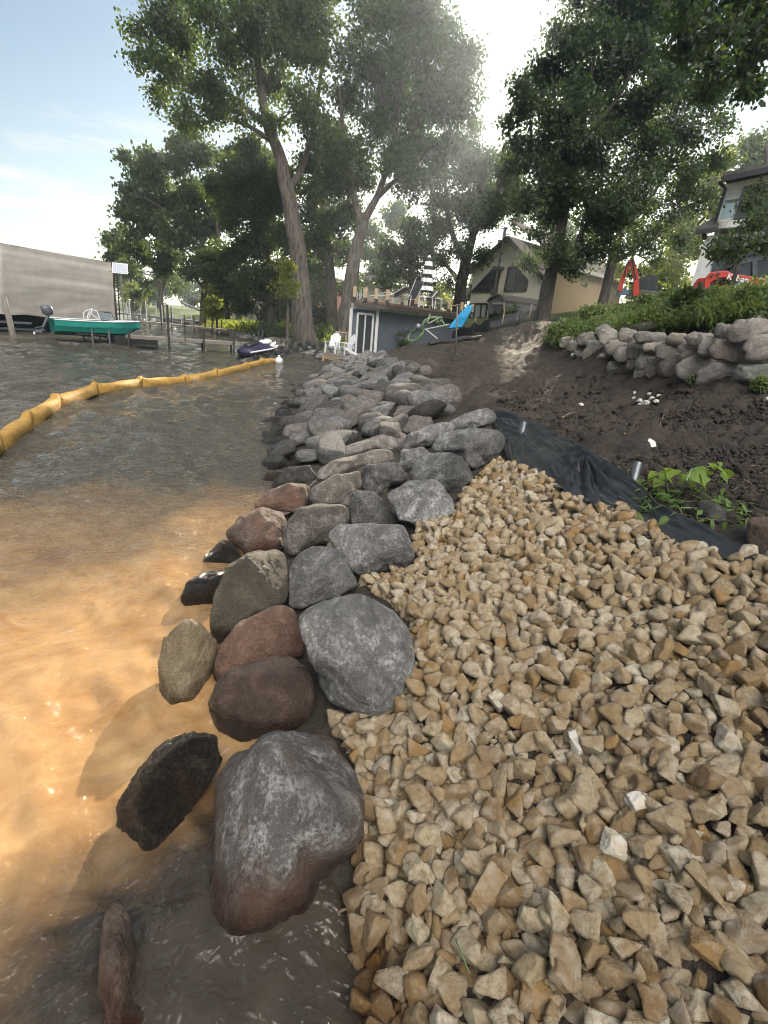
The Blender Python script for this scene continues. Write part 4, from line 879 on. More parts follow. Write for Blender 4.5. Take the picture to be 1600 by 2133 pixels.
M_CREAM = siding('cream_siding', (.78, .72, .60), .45, False); M_TANWALL = siding('tan_brown_siding', (.34, .255, .165), .2); M_WHITEWALL = siding('white_siding', (.55, .55, .54), .18)
M_ROOF = simple('roof_shingles', (.075, .07, .068), (.12, .112, .105), .9, 9, .5, .03); M_ROOFB = simple('roof_brown', (.12, .10, .085), (.17, .145, .125), .9, 9, .4, .03)
M_DECK = simple('deck_wood', (.17, .095, .07), (.11, .062, .048), .75, 4, .3, .01, stretch=(1, 1, 8)); M_LUMBER = simple('raw_lumber', (.42, .31, .20), (.33, .24, .155), .7, 4, .2, .005, stretch=(.4, .4, 6))
M_GREYWOOD = simple('weathered_wood', (.21, .19, .165), (.13, .118, .105), .85, 5, .4, .01, stretch=(4, .5, 4)); M_DARKTRIM = simple('dark_trim', (.035, .028, .025), (.05, .042, .036), .5)
M_STEEL = simple('galvanised_steel', (.25, .26, .27), (.17, .18, .19), .45, 14, .1, .004, .85); M_DARKSTEEL = simple('dark_steel', (.06, .06, .06), (.10, .085, .07), .5, 10, .2, .004, .6)
M_WHITEPL = simple('white_plastic', (.74, .75, .77), (.64, .65, .67), .38, 8, .03); M_BLACKPL = simple('black_plastic', (.016, .016, .017), (.028, .028, .028), .42, 8, .1)
M_GREYPAINT = simple('grey_paint', (.10, .11, .13), (.075, .08, .095), .4, 6, .05); M_RED = simple('orange_red_paint', (.52, .045, .022), (.42, .035, .018), .38, 6, .04); M_TEAL = simple('teal_paint', (.03, .30, .25), (.02, .22, .19), .32, 3, .03)
M_BRICK = siding('orange_brick', (.46, .17, .075), .09); M_RUBBER = simple('black_rubber', (.02, .02, .02), (.03, .03, .03), .8, 12, .2); M_PURPLE = simple('purple_vinyl', (.03, .028, .075), (.02, .02, .05), .4)
M_LAV = siding('lavender_grey_siding', (.22, .20, .215), .3, False); M_SKYBLUE = simple('bright_blue_plastic', (.015, .32, .60), (.01, .24, .50), .35, 4, .15, .02); M_GREENT = simple('green_tube', (.14, .24, .10), (.10, .17, .07), .45)
def glass(name, tint=(.02, .024, .026)):
    k = N(name); n1 = k.noise(k.obj(), 1.4, 4, .6)
    return k.done(k.bsdf(Base_Color=k.mix(n1, tint, tuple(x*2.2 for x in tint)), Roughness=.06, IOR=1.5, Normal=k.bump(n1, .06, .05)))
M_GLASS = glass('window_glass')
def quadpts(pl, *pp): return [onplane(x, y, *pl) for x, y in pp]
def slab(pl, pts, t, off=0.0):
    """pixel polygon laid on a wall plane (point, outward normal): pushed out by off, thickness t behind it"""
    n = np.asarray(pl[1], float); P = [onplane(x, y, *pl)+n*off for x, y in pts]; return MB().prism(P, -n*t)
def frame_bars(m, P, w, n, off):
    for i in range(len(P)): m.bar(P[i]+n*off, P[(i+1) % len(P)]+n*off, w, .06, up=n)
    return m

# ------------------------------------------------------------------ boathouse with roof deck
c0 = aty(780, 722, 28.0); ZT = 2.80
side = aty(944, 690, 33.6)-c0; side[2] = 0; SL = np.linalg.norm(side); side /= SL
fr_ = aty(727, 722, 27.4)-c0; fr_[2] = 0; FL = np.linalg.norm(fr_); fr_ /= FL
zb = min(gz(c0[0], c0[1]), .5)-.4; c0[2] = 0
zv = np.array([0, 0, 1.]); c1 = c0+side*SL; c2 = c0+fr_*FL; c3 = c2+side*SL
fn = np.cross(fr_, zv); fn = fn if np.dot(fn, EYE-c0) > 0 else -fn; sn = np.cross(side, zv); sn = sn if np.dot(sn, EYE-c0) > 0 else -sn
bh = thing('boathouse', 'blue-grey boathouse with white trim, glass sliding door and a roof deck', 'boathouse', c0+zv*zb)
MB().prism([c0+zv*zb, c1+zv*zb, c3+zv*zb, c2+zv*zb], zv*(ZT-.3-zb)).build('wall', M_BLUEG, bh)
m = MB(); m.bar(c2+zv*(ZT-.2)+fn*.03, c0+zv*(ZT-.2)+fn*.03+sn*.03, .12, .26); m.bar(c0+zv*(ZT-.21)+sn*.06, c1+zv*(ZT-.21)+sn*.06, .12, .24)
for p in (c0+fn*.04+sn*.04, c2+fn*.04): m.bar(p+zv*zb, p+zv*(ZT-.33), .14)
m.build('trim', M_WHITE_T, bh)
cen = (c0+c1+c2+c3)/4; e1 = (c1-c0); e2 = (c2-c0)
m = MB(); P = [c0+sn*.35+fn*.35, c1+sn*.35, c3, c2+fn*.35]; m.prism([p+zv*(ZT-.03) for p in P], zv*.10); m.build('roof_deck', M_DECK, bh)
m = MB()
for i, j in ((0, 1), (3, 0)): m.bar(P[i]+zv*(ZT-.14), P[j]+zv*(ZT-.14), .05, .19)
m.build('fascia', M_DARKTRIM, bh)
for t, b in ((0.0, 1), (.165, 1), (.34, 1), (.56, 1), (.80, 1), (1.0, 1), (1.18, 1)):
    p = P[0]+(P[1]-P[0])*t+(cen-P[0])/np.linalg.norm(cen-P[0])*.12
    post = MB().box(p+zv*(ZT+.40), (.17, .17, .50)).build('railing_post', M_LUMBER, bh); MB().box(p+zv*(ZT+.12), (.20, .20, .14)).build('post_base', M_BLACKPL, post)
for t in (.33, .66, 1.0):
    p = P[0]+(P[3]-P[0])*t; post = MB().box(p+zv*(ZT+.40), (.16, .16, .50)).build('railing_post', M_LUMBER, bh); MB().box(p+zv*(ZT+.12), (.19, .19, .14)).build('post_base', M_BLACKPL, post)
m = MB(); ts = np.linspace(0, 1.18, 60)
rope = [P[0]+(P[1]-P[0])*t+zv*(ZT+.52-.16*abs(math.sin(t/.19*math.pi))) for t in ts]; m.tube(rope, .02, 6); m.build('rope', M_LUMBER, bh)
# sliding door
d0 = c0+fr_*.16*FL; d1 = c0+fr_*.76*FL; o_ = fn*.06
door = MB(); zb2 = .25; zt2 = ZT-.52
for a, b in ((d0, d1),):
    door.bar(a+zv*zb2+o_, a+zv*zt2+o_, .09, .10, up=fn); door.bar(b+zv*zb2+o_, b+zv*zt2+o_, .09, .10, up=fn); door.bar(a+zv*zt2+o_, b+zv*zt2+o_, .10, .12, up=fn); md = (a+b)/2; door.bar(md+zv*zb2+o_, md+zv*zt2+o_, .06, .09, up=fn)
dd = door.build('sliding_door', M_WHITE_T, bh); MB().prism([d0+zv*zb2+fn*.03, d1+zv*zb2+fn*.03, d1+zv*zt2+fn*.03, d0+zv*zt2+fn*.03], -fn*.02).build('pane', M_GLASS, dd)
# low platform with two chairs
pz = .42
pf = [aty(675, 727, 25.2), aty(718, 746, 24.2), aty(775, 742, 26.8), aty(733, 722, 28.2)]; pf = [np.array([p[0], p[1], pz]) for p in pf]
pl = thing('wooden_platform', 'small raw timber platform under the two white chairs', 'platform', pf[0]*np.array([1, 1, 0])); MB().prism([p-zv*.03 for p in pf], zv*.04).build('boards', M_GREYWOOD, pl)
m = MB()
for i in range(4): m.bar(pf[i]-zv*.13, pf[(i+1) % 4]-zv*.13, .05, .19)
m.build('rim_board', M_LUMBER, pl)
m = MB()
for p in pf: m.bar(p-zv*.10, p-zv*.75, .1)
m.build('leg', M_LUMBER, pl)

def local(T, loc, yaw):
    T.location = [float(v) for v in loc]; T.rotation_euler = (0, 0, yaw)
def chair(label):
    T = thing('adirondack_chair', label, 'chair', (0, 0, 0), 'white chairs on the platform')
    m = MB(); 
    for i in range(7): y = .10+.075*i; m.box((0, y-.36, .40-.03*i*1.0+0), (.56, .066, .02))
    m.build('seat', M_WHITEPL, T)
    m = MB(); hs = [.66, .74, .79, .81, .79, .74, .66]
    for i in range(7):
        x = -.24+.08*i; a = np.array([x, .14, .26]); d = np.array([x*.18, .36, .95]); d /= np.linalg.norm(d); m.bar(a, a+d*hs[i]*1.08, .072, .018, up=(0, -1, .38))
    m.bar((-.27, .24, .50), (.27, .24, .50), .05, .03); m.bar((-.28, .36, .78), (.28, .36, .78), .05, .03); m.build('backrest', M_WHITEPL, T)
    for s in (-1, 1):
        m = MB(); m.box((s*.34, -.08, .60), (.12, .66, .025)); m.build('armrest', M_WHITEPL, T)
        m = MB(); m.bar((s*.30, -.32, 0), (s*.30, -.32, .59), .07, .03); m.build('leg', M_WHITEPL, T)
        m = MB(); m.bar((s*.27, -.34, .36), (s*.27, .52, .02), .03, .12); m.build('leg', M_WHITEPL, T)
        m = MB(); m.bar((s*.31, .22, .30), (s*.31, .22, .59), .05, .03); m.build('arm_support', M_WHITEPL, T)
    return T
ch = chair('left one of two white slatted adirondack chairs, facing the lake squarely'); p = aty(693, 728, 25.9); local(ch, (p[0], p[1], pz+.012), -.32); ch.scale = (.84, .84, .84)
c2_ = copy_tree(ch); c2_['label'] = 'right one of the two white adirondack chairs, turned sideways by the glass door'; p = aty(722, 733, 25.7); c2_.scale = (.84, .84, .84); local(c2_, (p[0], p[1], pz+.012), -.95)
m = thing('side_table', 'narrow pale wooden side table between the two white chairs', 'table', aty(711, 722, 26.9)*np.array([1, 1, 0])+zv*(pz+.012)); b = np.array(m.location)
MB().box(b+zv*.93, (.62, .22, .04)).build('table_top', M_LUMBER, m)
for s in (-1, 1): MB().bar(b+np.array([s*.2, 0, 0]), b+np.array([s*.2, 0, .91]), .07).build('leg', M_LUMBER, m)
# roof deck furniture
def deckpt(t, u): return P[0]+(P[1]-P[0])*t+(P[3]-P[0])*u+zv*(ZT+.075)
def lounger(label, base, yaw, up=1.1):
    T = thing('lounge_chair', label, 'lounge chair', (0, 0, 0)); m = MB(); m.prism([(-.3, -.9, .33), (.3, -.9, .33), (.3, .25, .33), (-.3, .25, .33)], (0, 0, .03)); m.build('seat', M_GREYPAINT, T)
    m = MB(); a = (-.3, .25, .34); m.prism([(-.3, .25, .34), (.3, .25, .34), (.3, .25+.95*math.cos(up), .34+.95*math.sin(up)), (-.3, .25+.95*math.cos(up), .34+.95*math.sin(up))], (0, .03, 0)); m.build('backrest', M_GREYPAINT, T)
    m = MB()
    for s in (-.33, .33):
        m.tube([(s, -.95, .30), (s, .3, .33), (s, .25+.98*math.cos(up), .34+.98*math.sin(up))], .022, 6); m.tube([(s, -.7, .0), (s, -.55, .32), (s, .1, .5), (s, .5, .45), (s, .45, .0)], .022, 6)
    m.build('frame', M_WHITEPL, T); local(T, base, yaw); return T
lounger('grey lounge chair with raised back on the boathouse roof deck', deckpt(.37, .35), -2.3)
lounger('second grey lounge chair, lower, left end of the roof deck', deckpt(.20, .5), -2.2, .45)
T = thing('patio_table', 'low dark patio table by the umbrella on the roof deck', 'table', deckpt(.62, .35)); b = np.array(T.location); MB().box(b+zv*.48, (1.1, .7, .04)).build('table_top', M_BLACKPL, T)
for sx_ in (-1, 1):
    for sy_ in (-1, 1): MB().bar(b+np.array([sx_*.45, sy_*.28, 0]), b+np.array([sx_*.45, sy_*.28, .46]), .04).build('leg', M_WHITEPL, T)
for i, (t, u, yw) in enumerate(((.55, .2, -1.0), (.72, .25, 1.4))):
    T = thing('patio_chair', ['white-framed low chair left of the patio table on the roof deck', 'white-framed low chair right of the patio table on the roof deck'][i], 'chair', (0, 0, 0))
    m = MB(); m.prism([(-.25, -.25, .36), (.25, -.25, .36), (.25, .25, .33), (-.25, .25, .33)], (0, 0, .03)); m.prism([(-.25, .25, .36), (.25, .25, .36), (.25, .48, .86), (-.25, .48, .86)], (0, .03, 0)); m.build('seat', M_GREYPAINT, T)
    for s in (-.27, .27):
        m = MB(); m.tube([(s, -.3, 0), (s, -.25, .55), (s, .2, .55), (s, .48, .88)], .02, 6); m.tube([(s, .3, 0), (s, .2, .5)], .02, 6); m.build('frame', M_WHITEPL, T)
    local(T, deckpt(t, u), yw)
ub = aty(885, 628, 31.0); T = thing('patio_umbrella', 'closed black and white striped umbrella on the roof deck', 'umbrella', (ub[0], ub[1], ZT+.07)); b = np.array(T.location)
s_ = ppm(b); topz = 2+(677-552)/1115*31.0; bot = 2+(677-617)/1115*31.0
MB().tube([b, b+zv*(topz-b[2]+.06)], .028, 8).build('pole', M_STEEL, T)
prof = [(topz, .03), (topz-.18, .13), (topz-.55, .19), (topz-1.0, .23), (topz-1.4, .27), (bot, .34)]
zz = np.linspace(topz, bot, 40); rr = np.interp(-zz, [-a for a, _ in prof], [r for _, r in prof]); nseg = 9
k = N('striped_canvas'); sp = k.n('SeparateXYZ'); k.put(sp.inputs[0], k.pos()); f = k.math('FRACT', k.math('MULTIPLY', k.math('SUBTRACT', topz+.10, sp.outputs[2]), nseg/2/(topz-bot)))
M_STRIPE = k.done(k.bsdf(Base_Color=k.ramp(f, [(0., (.72, .72, .72)), (.52, (.02, .02, .022))], 'CONSTANT'), Roughness=.85))
rings = [[b*np.array([1, 1, 0])+zv*z+np.array([math.cos(a), math.sin(a), 0])*r*(1+.22*math.cos(8*a)) for a in np.arange(48)*2*math.pi/48] for z, r in zip(zz, rr)]
MB().loft(rings).build('canopy', M_STRIPE, T, True)
MB().tube([b, b+zv*.10], .25, 14).build('base', M_BLACKPL, T)

# ------------------------------------------------------------------ cream gable house
A0, A1 = aty(972, 665, 50), aty(1145, 655, 44.6); nx = A1-A0; nx[2] = 0; nx /= np.linalg.norm(nx); nrm = np.cross(nx, zv); nrm = nrm if np.dot(nrm, EYE-A0) > 0 else -nrm; WPl = (A0, nrm); back = -nrm
hs = thing('gable_house', 'cream gable house with trapezoid windows and a long brown side wall', 'house', (A0+A1)/2*np.array([1, 1, 0])+zv*3.6)
Lb, Lt, Ap, Rt = [onplane(*q, *WPl) for q in ((973, 690), (987, 566), (1063, 497), (1133, 575))]
q1 = onplane(1161, 543, *WPl); q0 = np.array([q1[0], q1[1], 1.5]); Lb = np.array([Lt[0], Lt[1], 1.5])
MB().prism([Lb, q0, q1-zv*.02, Rt+(q1-Rt)*.02, Ap, Lt], back*9).build('wall', M_CREAM, hs)
def roofslab(a, b, dirv, t, over, name='roof', mat=M_ROOFB):
    a = a-dirv*0; e = np.cross(b-a, dirv); e /= np.linalg.norm(e); e = e if e[2] > 0 else -e
    f = nrm*over; return MB().prism([a+f+e*.02, b+f+e*.02, b+f+e*(.02+t), a+f+e*(.02+t)], dirv*(9+over*2)).build(name, mat, hs)
dl = (Lt-Ap); dr = (Rt-Ap); roofslab(Ap, Lt+dl*.07, back, .16, .5); roofslab(Ap, Rt+dr*.10, back, .16, .5)
m = MB(); up_ = zv*.05
for q in (Lt+dl*.07, Rt+dr*.10): m.bar(Ap+nrm*.52-zv*.02, q+nrm*.52-zv*.02, .06, .30)
m.build('rake_board', M_DARKTRIM, hs)
def window(pl, pts, mull, parent, fmat=M_DARKTRIM, w=.16, gm=None):
    P_ = [onplane(x, y, *pl) for x, y in pts]; n = pl[1]; m = frame_bars(MB(), P_, w, n, .04)
    for (x0, y0, x1, y1) in mull: m.bar(onplane(x0, y0, *pl)+n*.045, onplane(x1, y1, *pl)+n*.045, w*.8, .05, up=n)
    f = m.build('window', fmat, parent); MB().prism([p+n*.02 for p in P_], -n*.015).build('pane', gm or M_GLASS, f); return f
X = lambda a, b: (900+a*.2625, 440+b*.2625)
window(WPl, [X(318, 640), X(490, 458), X(542, 456), X(512, 637)], [(*X(352, 602), *X(520, 598)), (*X(420, 530), *X(415, 638)), (*X(500, 458), *X(470, 638))], hs)
window(WPl, [X(577, 633), X(612, 447), X(672, 445), X(760, 552), X(746, 630)], [(*X(582, 600), *X(750, 590)), (*X(668, 448), *X(650, 632))], hs)
window(WPl, [X(300, 850), X(312, 735), X(440, 735), X(428, 850)], [(*X(345, 735), *X(333, 850)), (*X(395, 735), *X(383, 850))], hs, gm=glass('bright_glass', (.28, .30, .31)))
# long brown side wall
bd = back; BL = 12.5; bn = np.array([nx[0], nx[1], 0]); BP = (q1, bn); q2 = q1+bd*BL; q3 = q0+bd*BL
MB().prism([q0+bd*.02+bn*.06, q3+bn*.06, q2+bn*.06, q1+bd*.02+bn*.06], -bn*.05).build('side_wall', M_TANWALL, hs); MB().prism([q0-bn*.1+bd*9.05, q3-bn*.1, q2-bn*.1, q1-bn*.1+bd*9.05], -bn*6).build('rear_wall', M_TANWALL, hs)
ridge = q1-bn*5.2+zv*3.0; m = MB(); ov = bn*.55-zv*.32
m.prism([q1+ov+bd*1.2, q2+ov+bd*.5, q2-bn*5.2+zv*3+bd*.5, ridge+bd*1.2], zv*.14); m.build('wing_roof', M_ROOFB, hs)
m = MB(); m.bar(q1+ov-bd*.4+zv*.02+bn*.03, q2+ov+bd*.5+zv*.02+bn*.03, .05, .26); m.build('fascia', simple('pale_fascia', (.5, .47, .42), None, .6), hs)
m = MB(); m.bar(q0+bn*.05, q1+bn*.05, .22); m.build('corner_board', M_DARKTRIM, hs)
window(BP, [(1210, 594), (1214, 567), (1227, 570), (1221, 598)], [(1217, 596, 1220, 569)], hs, w=.10)
# antenna mast
a0 = onplane(1036, 609, *WPl)+nrm*.45; a1 = onplane(1059, 478, *WPl)+nrm*.45
T = thing('antenna_mast', 'tall thin antenna mast fixed to the front of cream house', 'antenna', a0); MB().tube([a0, a0+(a1-a0)*1.02], [.09, .06], 8).build('pole', M_STEEL, T); b = a0+(a1-a0)
m = MB()
for dz, l in ((0, .7), (-.45, 1.1), (-.9, .8)): m.tube([b+zv*dz-nx*l*.6, b+zv*dz+nx*l*.4], .045, 6)
m.tube([b+nx*.45+zv*(.1+.8*math.sin(t)*0)+np.array([0, 0, 0]) for t in (0, 1)]+[b+nx*.5-zv*.9], .06, 6); m.box(b-zv*.5, (.25, .2, 1.2)); m.build('aerial', M_STEEL, T)
for f_, sz in ((.38, (.9, .3, .25)), (.80, (.8, .3, .2)), (0, (.5, .4, .5))): MB().box(a0+(a1-a0)*f_, sz).build('bracket', M_DARKSTEEL, T)
# garden shed
s0 = aty(1020, 662, 41); sp_ = (s0, nrm); T = thing('garden_shed', 'small lavender-grey garden shed with barn roof before the cream house', 'shed', s0*np.array([1, 1, 0])+zv*3.2)
Y_ = lambda a, b: (900+a*.2625, 440+b*.2625)
fp = [onplane(*Y_(*q), *sp_) for q in ((440, 870), (448, 725), (465, 705), (522, 672), (560, 690), (578, 725), (572, 870))]
MB().prism(fp, back*4.2+nx*1.0).build('wall', M_LAV, T)
m = MB()
for i, j in ((1, 2), (2, 3), (3, 4), (4, 5)):
    a, b_ = fp[i], fp[j]; m.prism([a+nrm*.2+zv*.02, b_+nrm*.2+zv*.02, b_+nrm*.2+zv*.16, a+nrm*.2+zv*.16], back*4.8+nx*1.0)
m.build('roof', M_ROOFB, T); slab(sp_, [Y_(480, 850), Y_(490, 738), Y_(560, 738), Y_(555, 850)], .05, .05).build('door', simple('shed_door', (.17, .15, .17), None, .6), T)
m = MB(); 
for q in ((575, 726, 572, 868), (488, 732, 562, 732)): m.bar(onplane(*Y_(q[0], q[1]), *sp_)+nrm*.07, onplane(*Y_(q[2], q[3]), *sp_)+nrm*.07, .12)
m.build('trim', M_WHITE_T, T)

# ------------------------------------------------------------------ white house on the right
R0 = aty(1500, 560, 21); wn = np.array([-.46, -.89, 0]); wn /= np.linalg.norm(wn); RP = (R0, wn); bk = -wn
Z5 = lambda a, b: (1200+a*.2579, 300+b*.2579)
T = thing('white_house', 'tall white-sided house at the right edge with dark roof and balcony', 'house', R0*np.array([1, 1, 0])+zv*3.0)
slab(RP, [Z5(1212, 325), Z5(1700, 215), Z5(1660, 640), Z5(1122, 690)], 6).build('upper_wall', M_WHITEWALL, T)
slab(RP, [Z5(1135, 640), Z5(1700, 590), Z5(1700, 650), Z5(1125, 695)], .5, .28).build('balcony_band', M_WHITE_T, T)
slab(RP, [Z5(1355, 345), Z5(1700, 280), Z5(1680, 595), Z5(1265, 632)], .05, .04).build('window', M_GLASS, T)
slab(RP, [Z5(1185, 510), Z5(1300, 485), Z5(1262, 622), Z5(1150, 640)], .03, .6).build('balcony_glass', glass('balcony_glass', (.12, .16, .17)), T)
m = MB(); g_ = wn*.62
m.bar(onplane(*Z5(1195, 498), *RP)+g_, onplane(*Z5(1310, 480), *RP)+g_, .05); m.build('balcony_rail', M_DARKSTEEL, T)
e0, e1 = onplane(*Z5(1165, 320), *RP)+wn*.6, onplane(*Z5(1750, 205), *RP)+wn*.6; r0_, r1_ = onplane(*Z5(1440, 190), *RP)+bk*4, onplane(*Z5(1900, 80), *RP)+bk*4
MB().prism([e0, e1, r1_, r0_], zv*.18).build('roof', M_ROOF, T)
m = MB(); m.bar(e0-zv*.02+wn*.04, e1-zv*.02+wn*.04, .12, .16); m.tube([e0-zv*.1, onplane(*Z5(1205, 370), *RP)+wn*.12, onplane(*Z5(1122, 640), *RP)+wn*.12], .06, 6); m.build('gutter', M_BLACKPL, T)
slab(RP, [Z5(1052, 740), Z5(1700, 690), Z5(1600, 1290), Z5(880, 1290)], 5, .0).build('lower_wall', M_WHITE_T, T)
slab(RP, [Z5(1130, 860), Z5(1700, 800), Z5(1640, 1240), Z5(1050, 1240)], .05, .05).build('porch_opening', M_GLASS, T)
f0, f1 = onplane(*Z5(960, 735), *RP)+wn*.5, onplane(*Z5(1140, 712), *RP)+wn*.5; f2, f3 = onplane(*Z5(1125, 600), *RP)+bk*.5, onplane(*Z5(1110, 560), *RP)+bk*2.5
MB().prism([f0, f1, f2, f3], zv*.16).build('lower_roof', M_ROOF, T)
m = MB(); m.bar(f0+wn*.03, f1+wn*.03, .1, .14); m.tube([onplane(*Z5(1035, 740), *RP)+wn*.3, onplane(*Z5(1040, 775), *RP)+wn*.2], .08, 6); m.build('lower_gutter', M_BLACKPL, T)

# ------------------------------------------------------------------ far houses
F0 = aty(735, 640, 56); fnn = np.array([-.35, -.93, 0]); FP = (F0, fnn)
C3 = lambda a, b: (680+a*.25, 500+b*.25)
T = thing('yellow_house', 'pale yellow house with grey hip roof and tall windows behind the boathouse', 'house', F0*np.array([1, 1, 0])+zv*2)
slab(FP, [C3(195, 352), C3(310, 350), C3(300, 620), C3(180, 620)], 6).build('bay_wall', simple('sage_wall', (.32, .34, .27), None, .7), T)
slab(FP, [C3(308, 355), C3(640, 372), C3(640, 620), C3(298, 620)], 6, -.4).build('wall', simple('pale_yellow_wall', (.52, .47, .34), None, .7), T)
MB().prism([onplane(*C3(180, 352), *FP)+fnn*.5, onplane(*C3(330, 345), *FP)+fnn*.5, onplane(*C3(700, 372), *FP)+fnn*.5, onplane(*C3(640, 240), *FP)-fnn*4, onplane(*C3(225, 262), *FP)-fnn*4], zv*.15).build('roof', M_ROOF, T)
for i in range(3):
    window(FP, [C3(225+i*32, 505), C3(230+i*32, 410), C3(250+i*32, 410), C3(245+i*32, 505)], [(*C3(225+i*32, 455), *C3(247+i*32, 455))], T, M_WHITE_T, .10); window(FP, [C3(231+i*32, 395), C3(233+i*32, 372), C3(253+i*32, 370), C3(251+i*32, 393)], [], T, M_WHITE_T, .10)
O0 = aty(660, 690, 58); OP = (O0, np.array([-.2, -.98, 0])); T = thing('brick_house', 'orange brick wall of a house glimpsed behind the thick leaning trunk', 'house', O0*np.array([1, 1, 0])+zv*1.2)
slab(OP, [(645, 600), (695, 596), (700, 700), (648, 700)], 6).build('wall', M_BRICK, T); slab(OP, [(640, 600), (700, 595), (690, 575), (650, 578)], 5, .3).build('roof', M_ROOFB, T)
window(OP, [(668, 640), (669, 618), (682, 617), (682, 639)], [], T, M_WHITE_T, .12)
O1 = aty(590, 690, 62); OP1 = (O1, np.array([-.1, -.99, 0])); T = thing('timber_fence', 'long grey timber fence along the back of the lawn', 'fence', O1*np.array([1, 1, 0])+zv*1.0)
m = MB(); fa, fb = aty(470, 676, 62), aty(640, 690, 58)
for i in range(56):
    p = fa+(fb-fa)*i/55; p[2] = gz(p[0], p[1]); m.box(p+zv*.95, (.18, .03, 1.9+.05*math.sin(i*7.)))
m.build('boards', M_GREYWOOD, T); m = MB(); m.bar(np.array([fa[0], fa[1]+.05, gz(fa[0], fa[1])+1.4]), np.array([fb[0], fb[1]+.05, gz(fb[0], fb[1])+1.4]), .05, .12); m.build('rail', M_GREYWOOD, T)
D0 = aty(440, 660, 70); DP = (D0, np.array([-.1, -.99, 0])); T = thing('dark_house', 'dark-roofed house in shade behind the willow stems', 'house', D0*np.array([1, 1, 0])+zv*.8)
slab(DP, [(425, 630), (478, 626), (480, 672), (425, 668)], 6).build('wall', simple('dark_wall', (.07, .065, .075), None, .8), T); slab(DP, [(418, 632), (486, 627), (474, 604), (432, 606)], 5, .4).build('roof', M_ROOF, T)
# metal stair climbing the far bank
T = thing('metal_stairs', 'long white metal staircase descending the far bank by the willow', 'staircase', aty(400, 655, 66)*np.array([1, 1, 0])+zv*.8); Q = lambda a, b, Y=66: aty(230+a*.15625, 530+b*.15625, Y)
m = MB()
for a, b_ in (((945, 478), (1240, 615)), ((1060, 555), (1200, 610)), ((1040, 690), (1200, 750))): m.bar(Q(*a), Q(*b_), .10)
m.build('handrail', M_STEEL, T); m = MB(); m.bar(Q(960, 640), Q(1200, 750), .9, .16); m.build('stringer', M_STEEL, T); m = MB()
for i in range(6): t = i/5; m.bar(Q(965+t*230, 495+t*105), Q(975+t*230, 650+t*100), .07)
m.build('post', M_STEEL, T)
# ------------------------------------------------------------------ black plastic liner and its steel stakes
def edge(pts, off, n):
    P_ = np.array([onground(x, y, off) for x, y in pts]); d = np.concatenate([[0], np.cumsum(np.linalg.norm(np.diff(P_, axis=0), axis=1))]); t = np.linspace(0, d[-1], n)
    return np.stack([np.interp(t, d, P_[:, a]) for a in range(3)], 1)
nu, nv = 260, 44
Tp = edge([(1018, 860), (1060, 872), (1092, 890), (1150, 918), (1200, 946), (1250, 976), (1300, 1005), (1340, 1034), (1368, 1066), (1420, 1082), (1480, 1106), (1540, 1138), (1590, 1162)], .05, nu); Tp[:, 2] += .10*np.sin(np.linspace(.12, 1, nu)**.8*math.pi)
Bt = edge([(1046, 930), (1068, 980), (1140, 1008), (1190, 1040), (1240, 1066), (1285, 1066), (1325, 1092), (1345, 1124), (1400, 1134), (1440, 1146), (1490, 1164), (1560, 1176), (1592, 1182)], .03, nu)
uu, vv = np.meshgrid(np.linspace(0, 1, nu), np.linspace(0, 1, nv), indexing='ij')
Lp = Tp[:, None]*(1-vv[..., None])+Bt[:, None]*vv[..., None]
wid = np.linalg.norm(Tp-Bt, axis=1)[:, None]
su, wv = uu*4.2, vv*wid
skew = su + wv*.9
fold = fbm(np.stack([skew*1.1, wv*7.5+.6*np.sin(su*2.2), su*0], -1).reshape(-1, 3), 4, 51).reshape(nu, nv)
fold2 = 1-np.abs(fbm(np.stack([skew*2.6, wv*4-su*1.6, su*0+3], -1).reshape(-1, 3), 3, 57)).reshape(nu, nv)*2.2
pin = np.exp(-((uu-.60)/.085)**2)                                     # gathered where the second stake pins it
rad_ = np.arctan2(vv-.05, (uu-.60)*5)*7
zz = fold*.04 + np.maximum(fold2-.45, 0)*.028 + pin*np.sin(rad_*1.6)*.035*np.minimum(vv*3, 1) - np.sin(vv*math.pi)*.02
Lp[..., 2] += zz*np.minimum(1, wid/.35)
g0 = ground(Lp[..., 0].ravel(), Lp[..., 1].ravel()).reshape(nu, nv); Lp[..., 2] = np.maximum(Lp[..., 2], g0+.035+.02*(1-vv)+fold*.01)
idx = np.arange(nu*nv).reshape(nu, nv); Fc = np.stack([idx[:-1, :-1], idx[1:, :-1], idx[1:, 1:], idx[:-1, 1:]], -1).reshape(-1, 4)
k = N('black_film'); v = k.obj(); n1 = k.noise(v, 5, 6, .6); n2 = k.noise(v, 38, 4, .6); n3 = k.noise(v, 1.6, 4)
c_ = k.mix(k.ramp(n1, [(.48, 0.), (.72, .55)]), (.007, .008, .009), (.03, .029, .028)); c_ = k.mix(k.ramp(n2, [(.66, 0.), (.74, .25)]), c_, (.16, .13, .10))
M_FILM = k.done(k.bsdf(Base_Color=c_, Roughness=k.rng(n1, .3, .7, .34, .5), Normal=k.bump(k.math('ADD', n3, k.math('MULTIPLY', n1, .6)), .25, .03)))
base = Lp.reshape(-1, 3).mean(0)
o = link('plastic_liner', mesh_from('plastic_liner', Lp.reshape(-1, 3)-base, Fc, M_FILM, True), None, base); sm = o.modifiers.new('thickness', 'SOLIDIFY'); sm.thickness = .004
tag(o, 'crumpled black plastic liner stretched between gravel and bare soil', 'plastic liner')
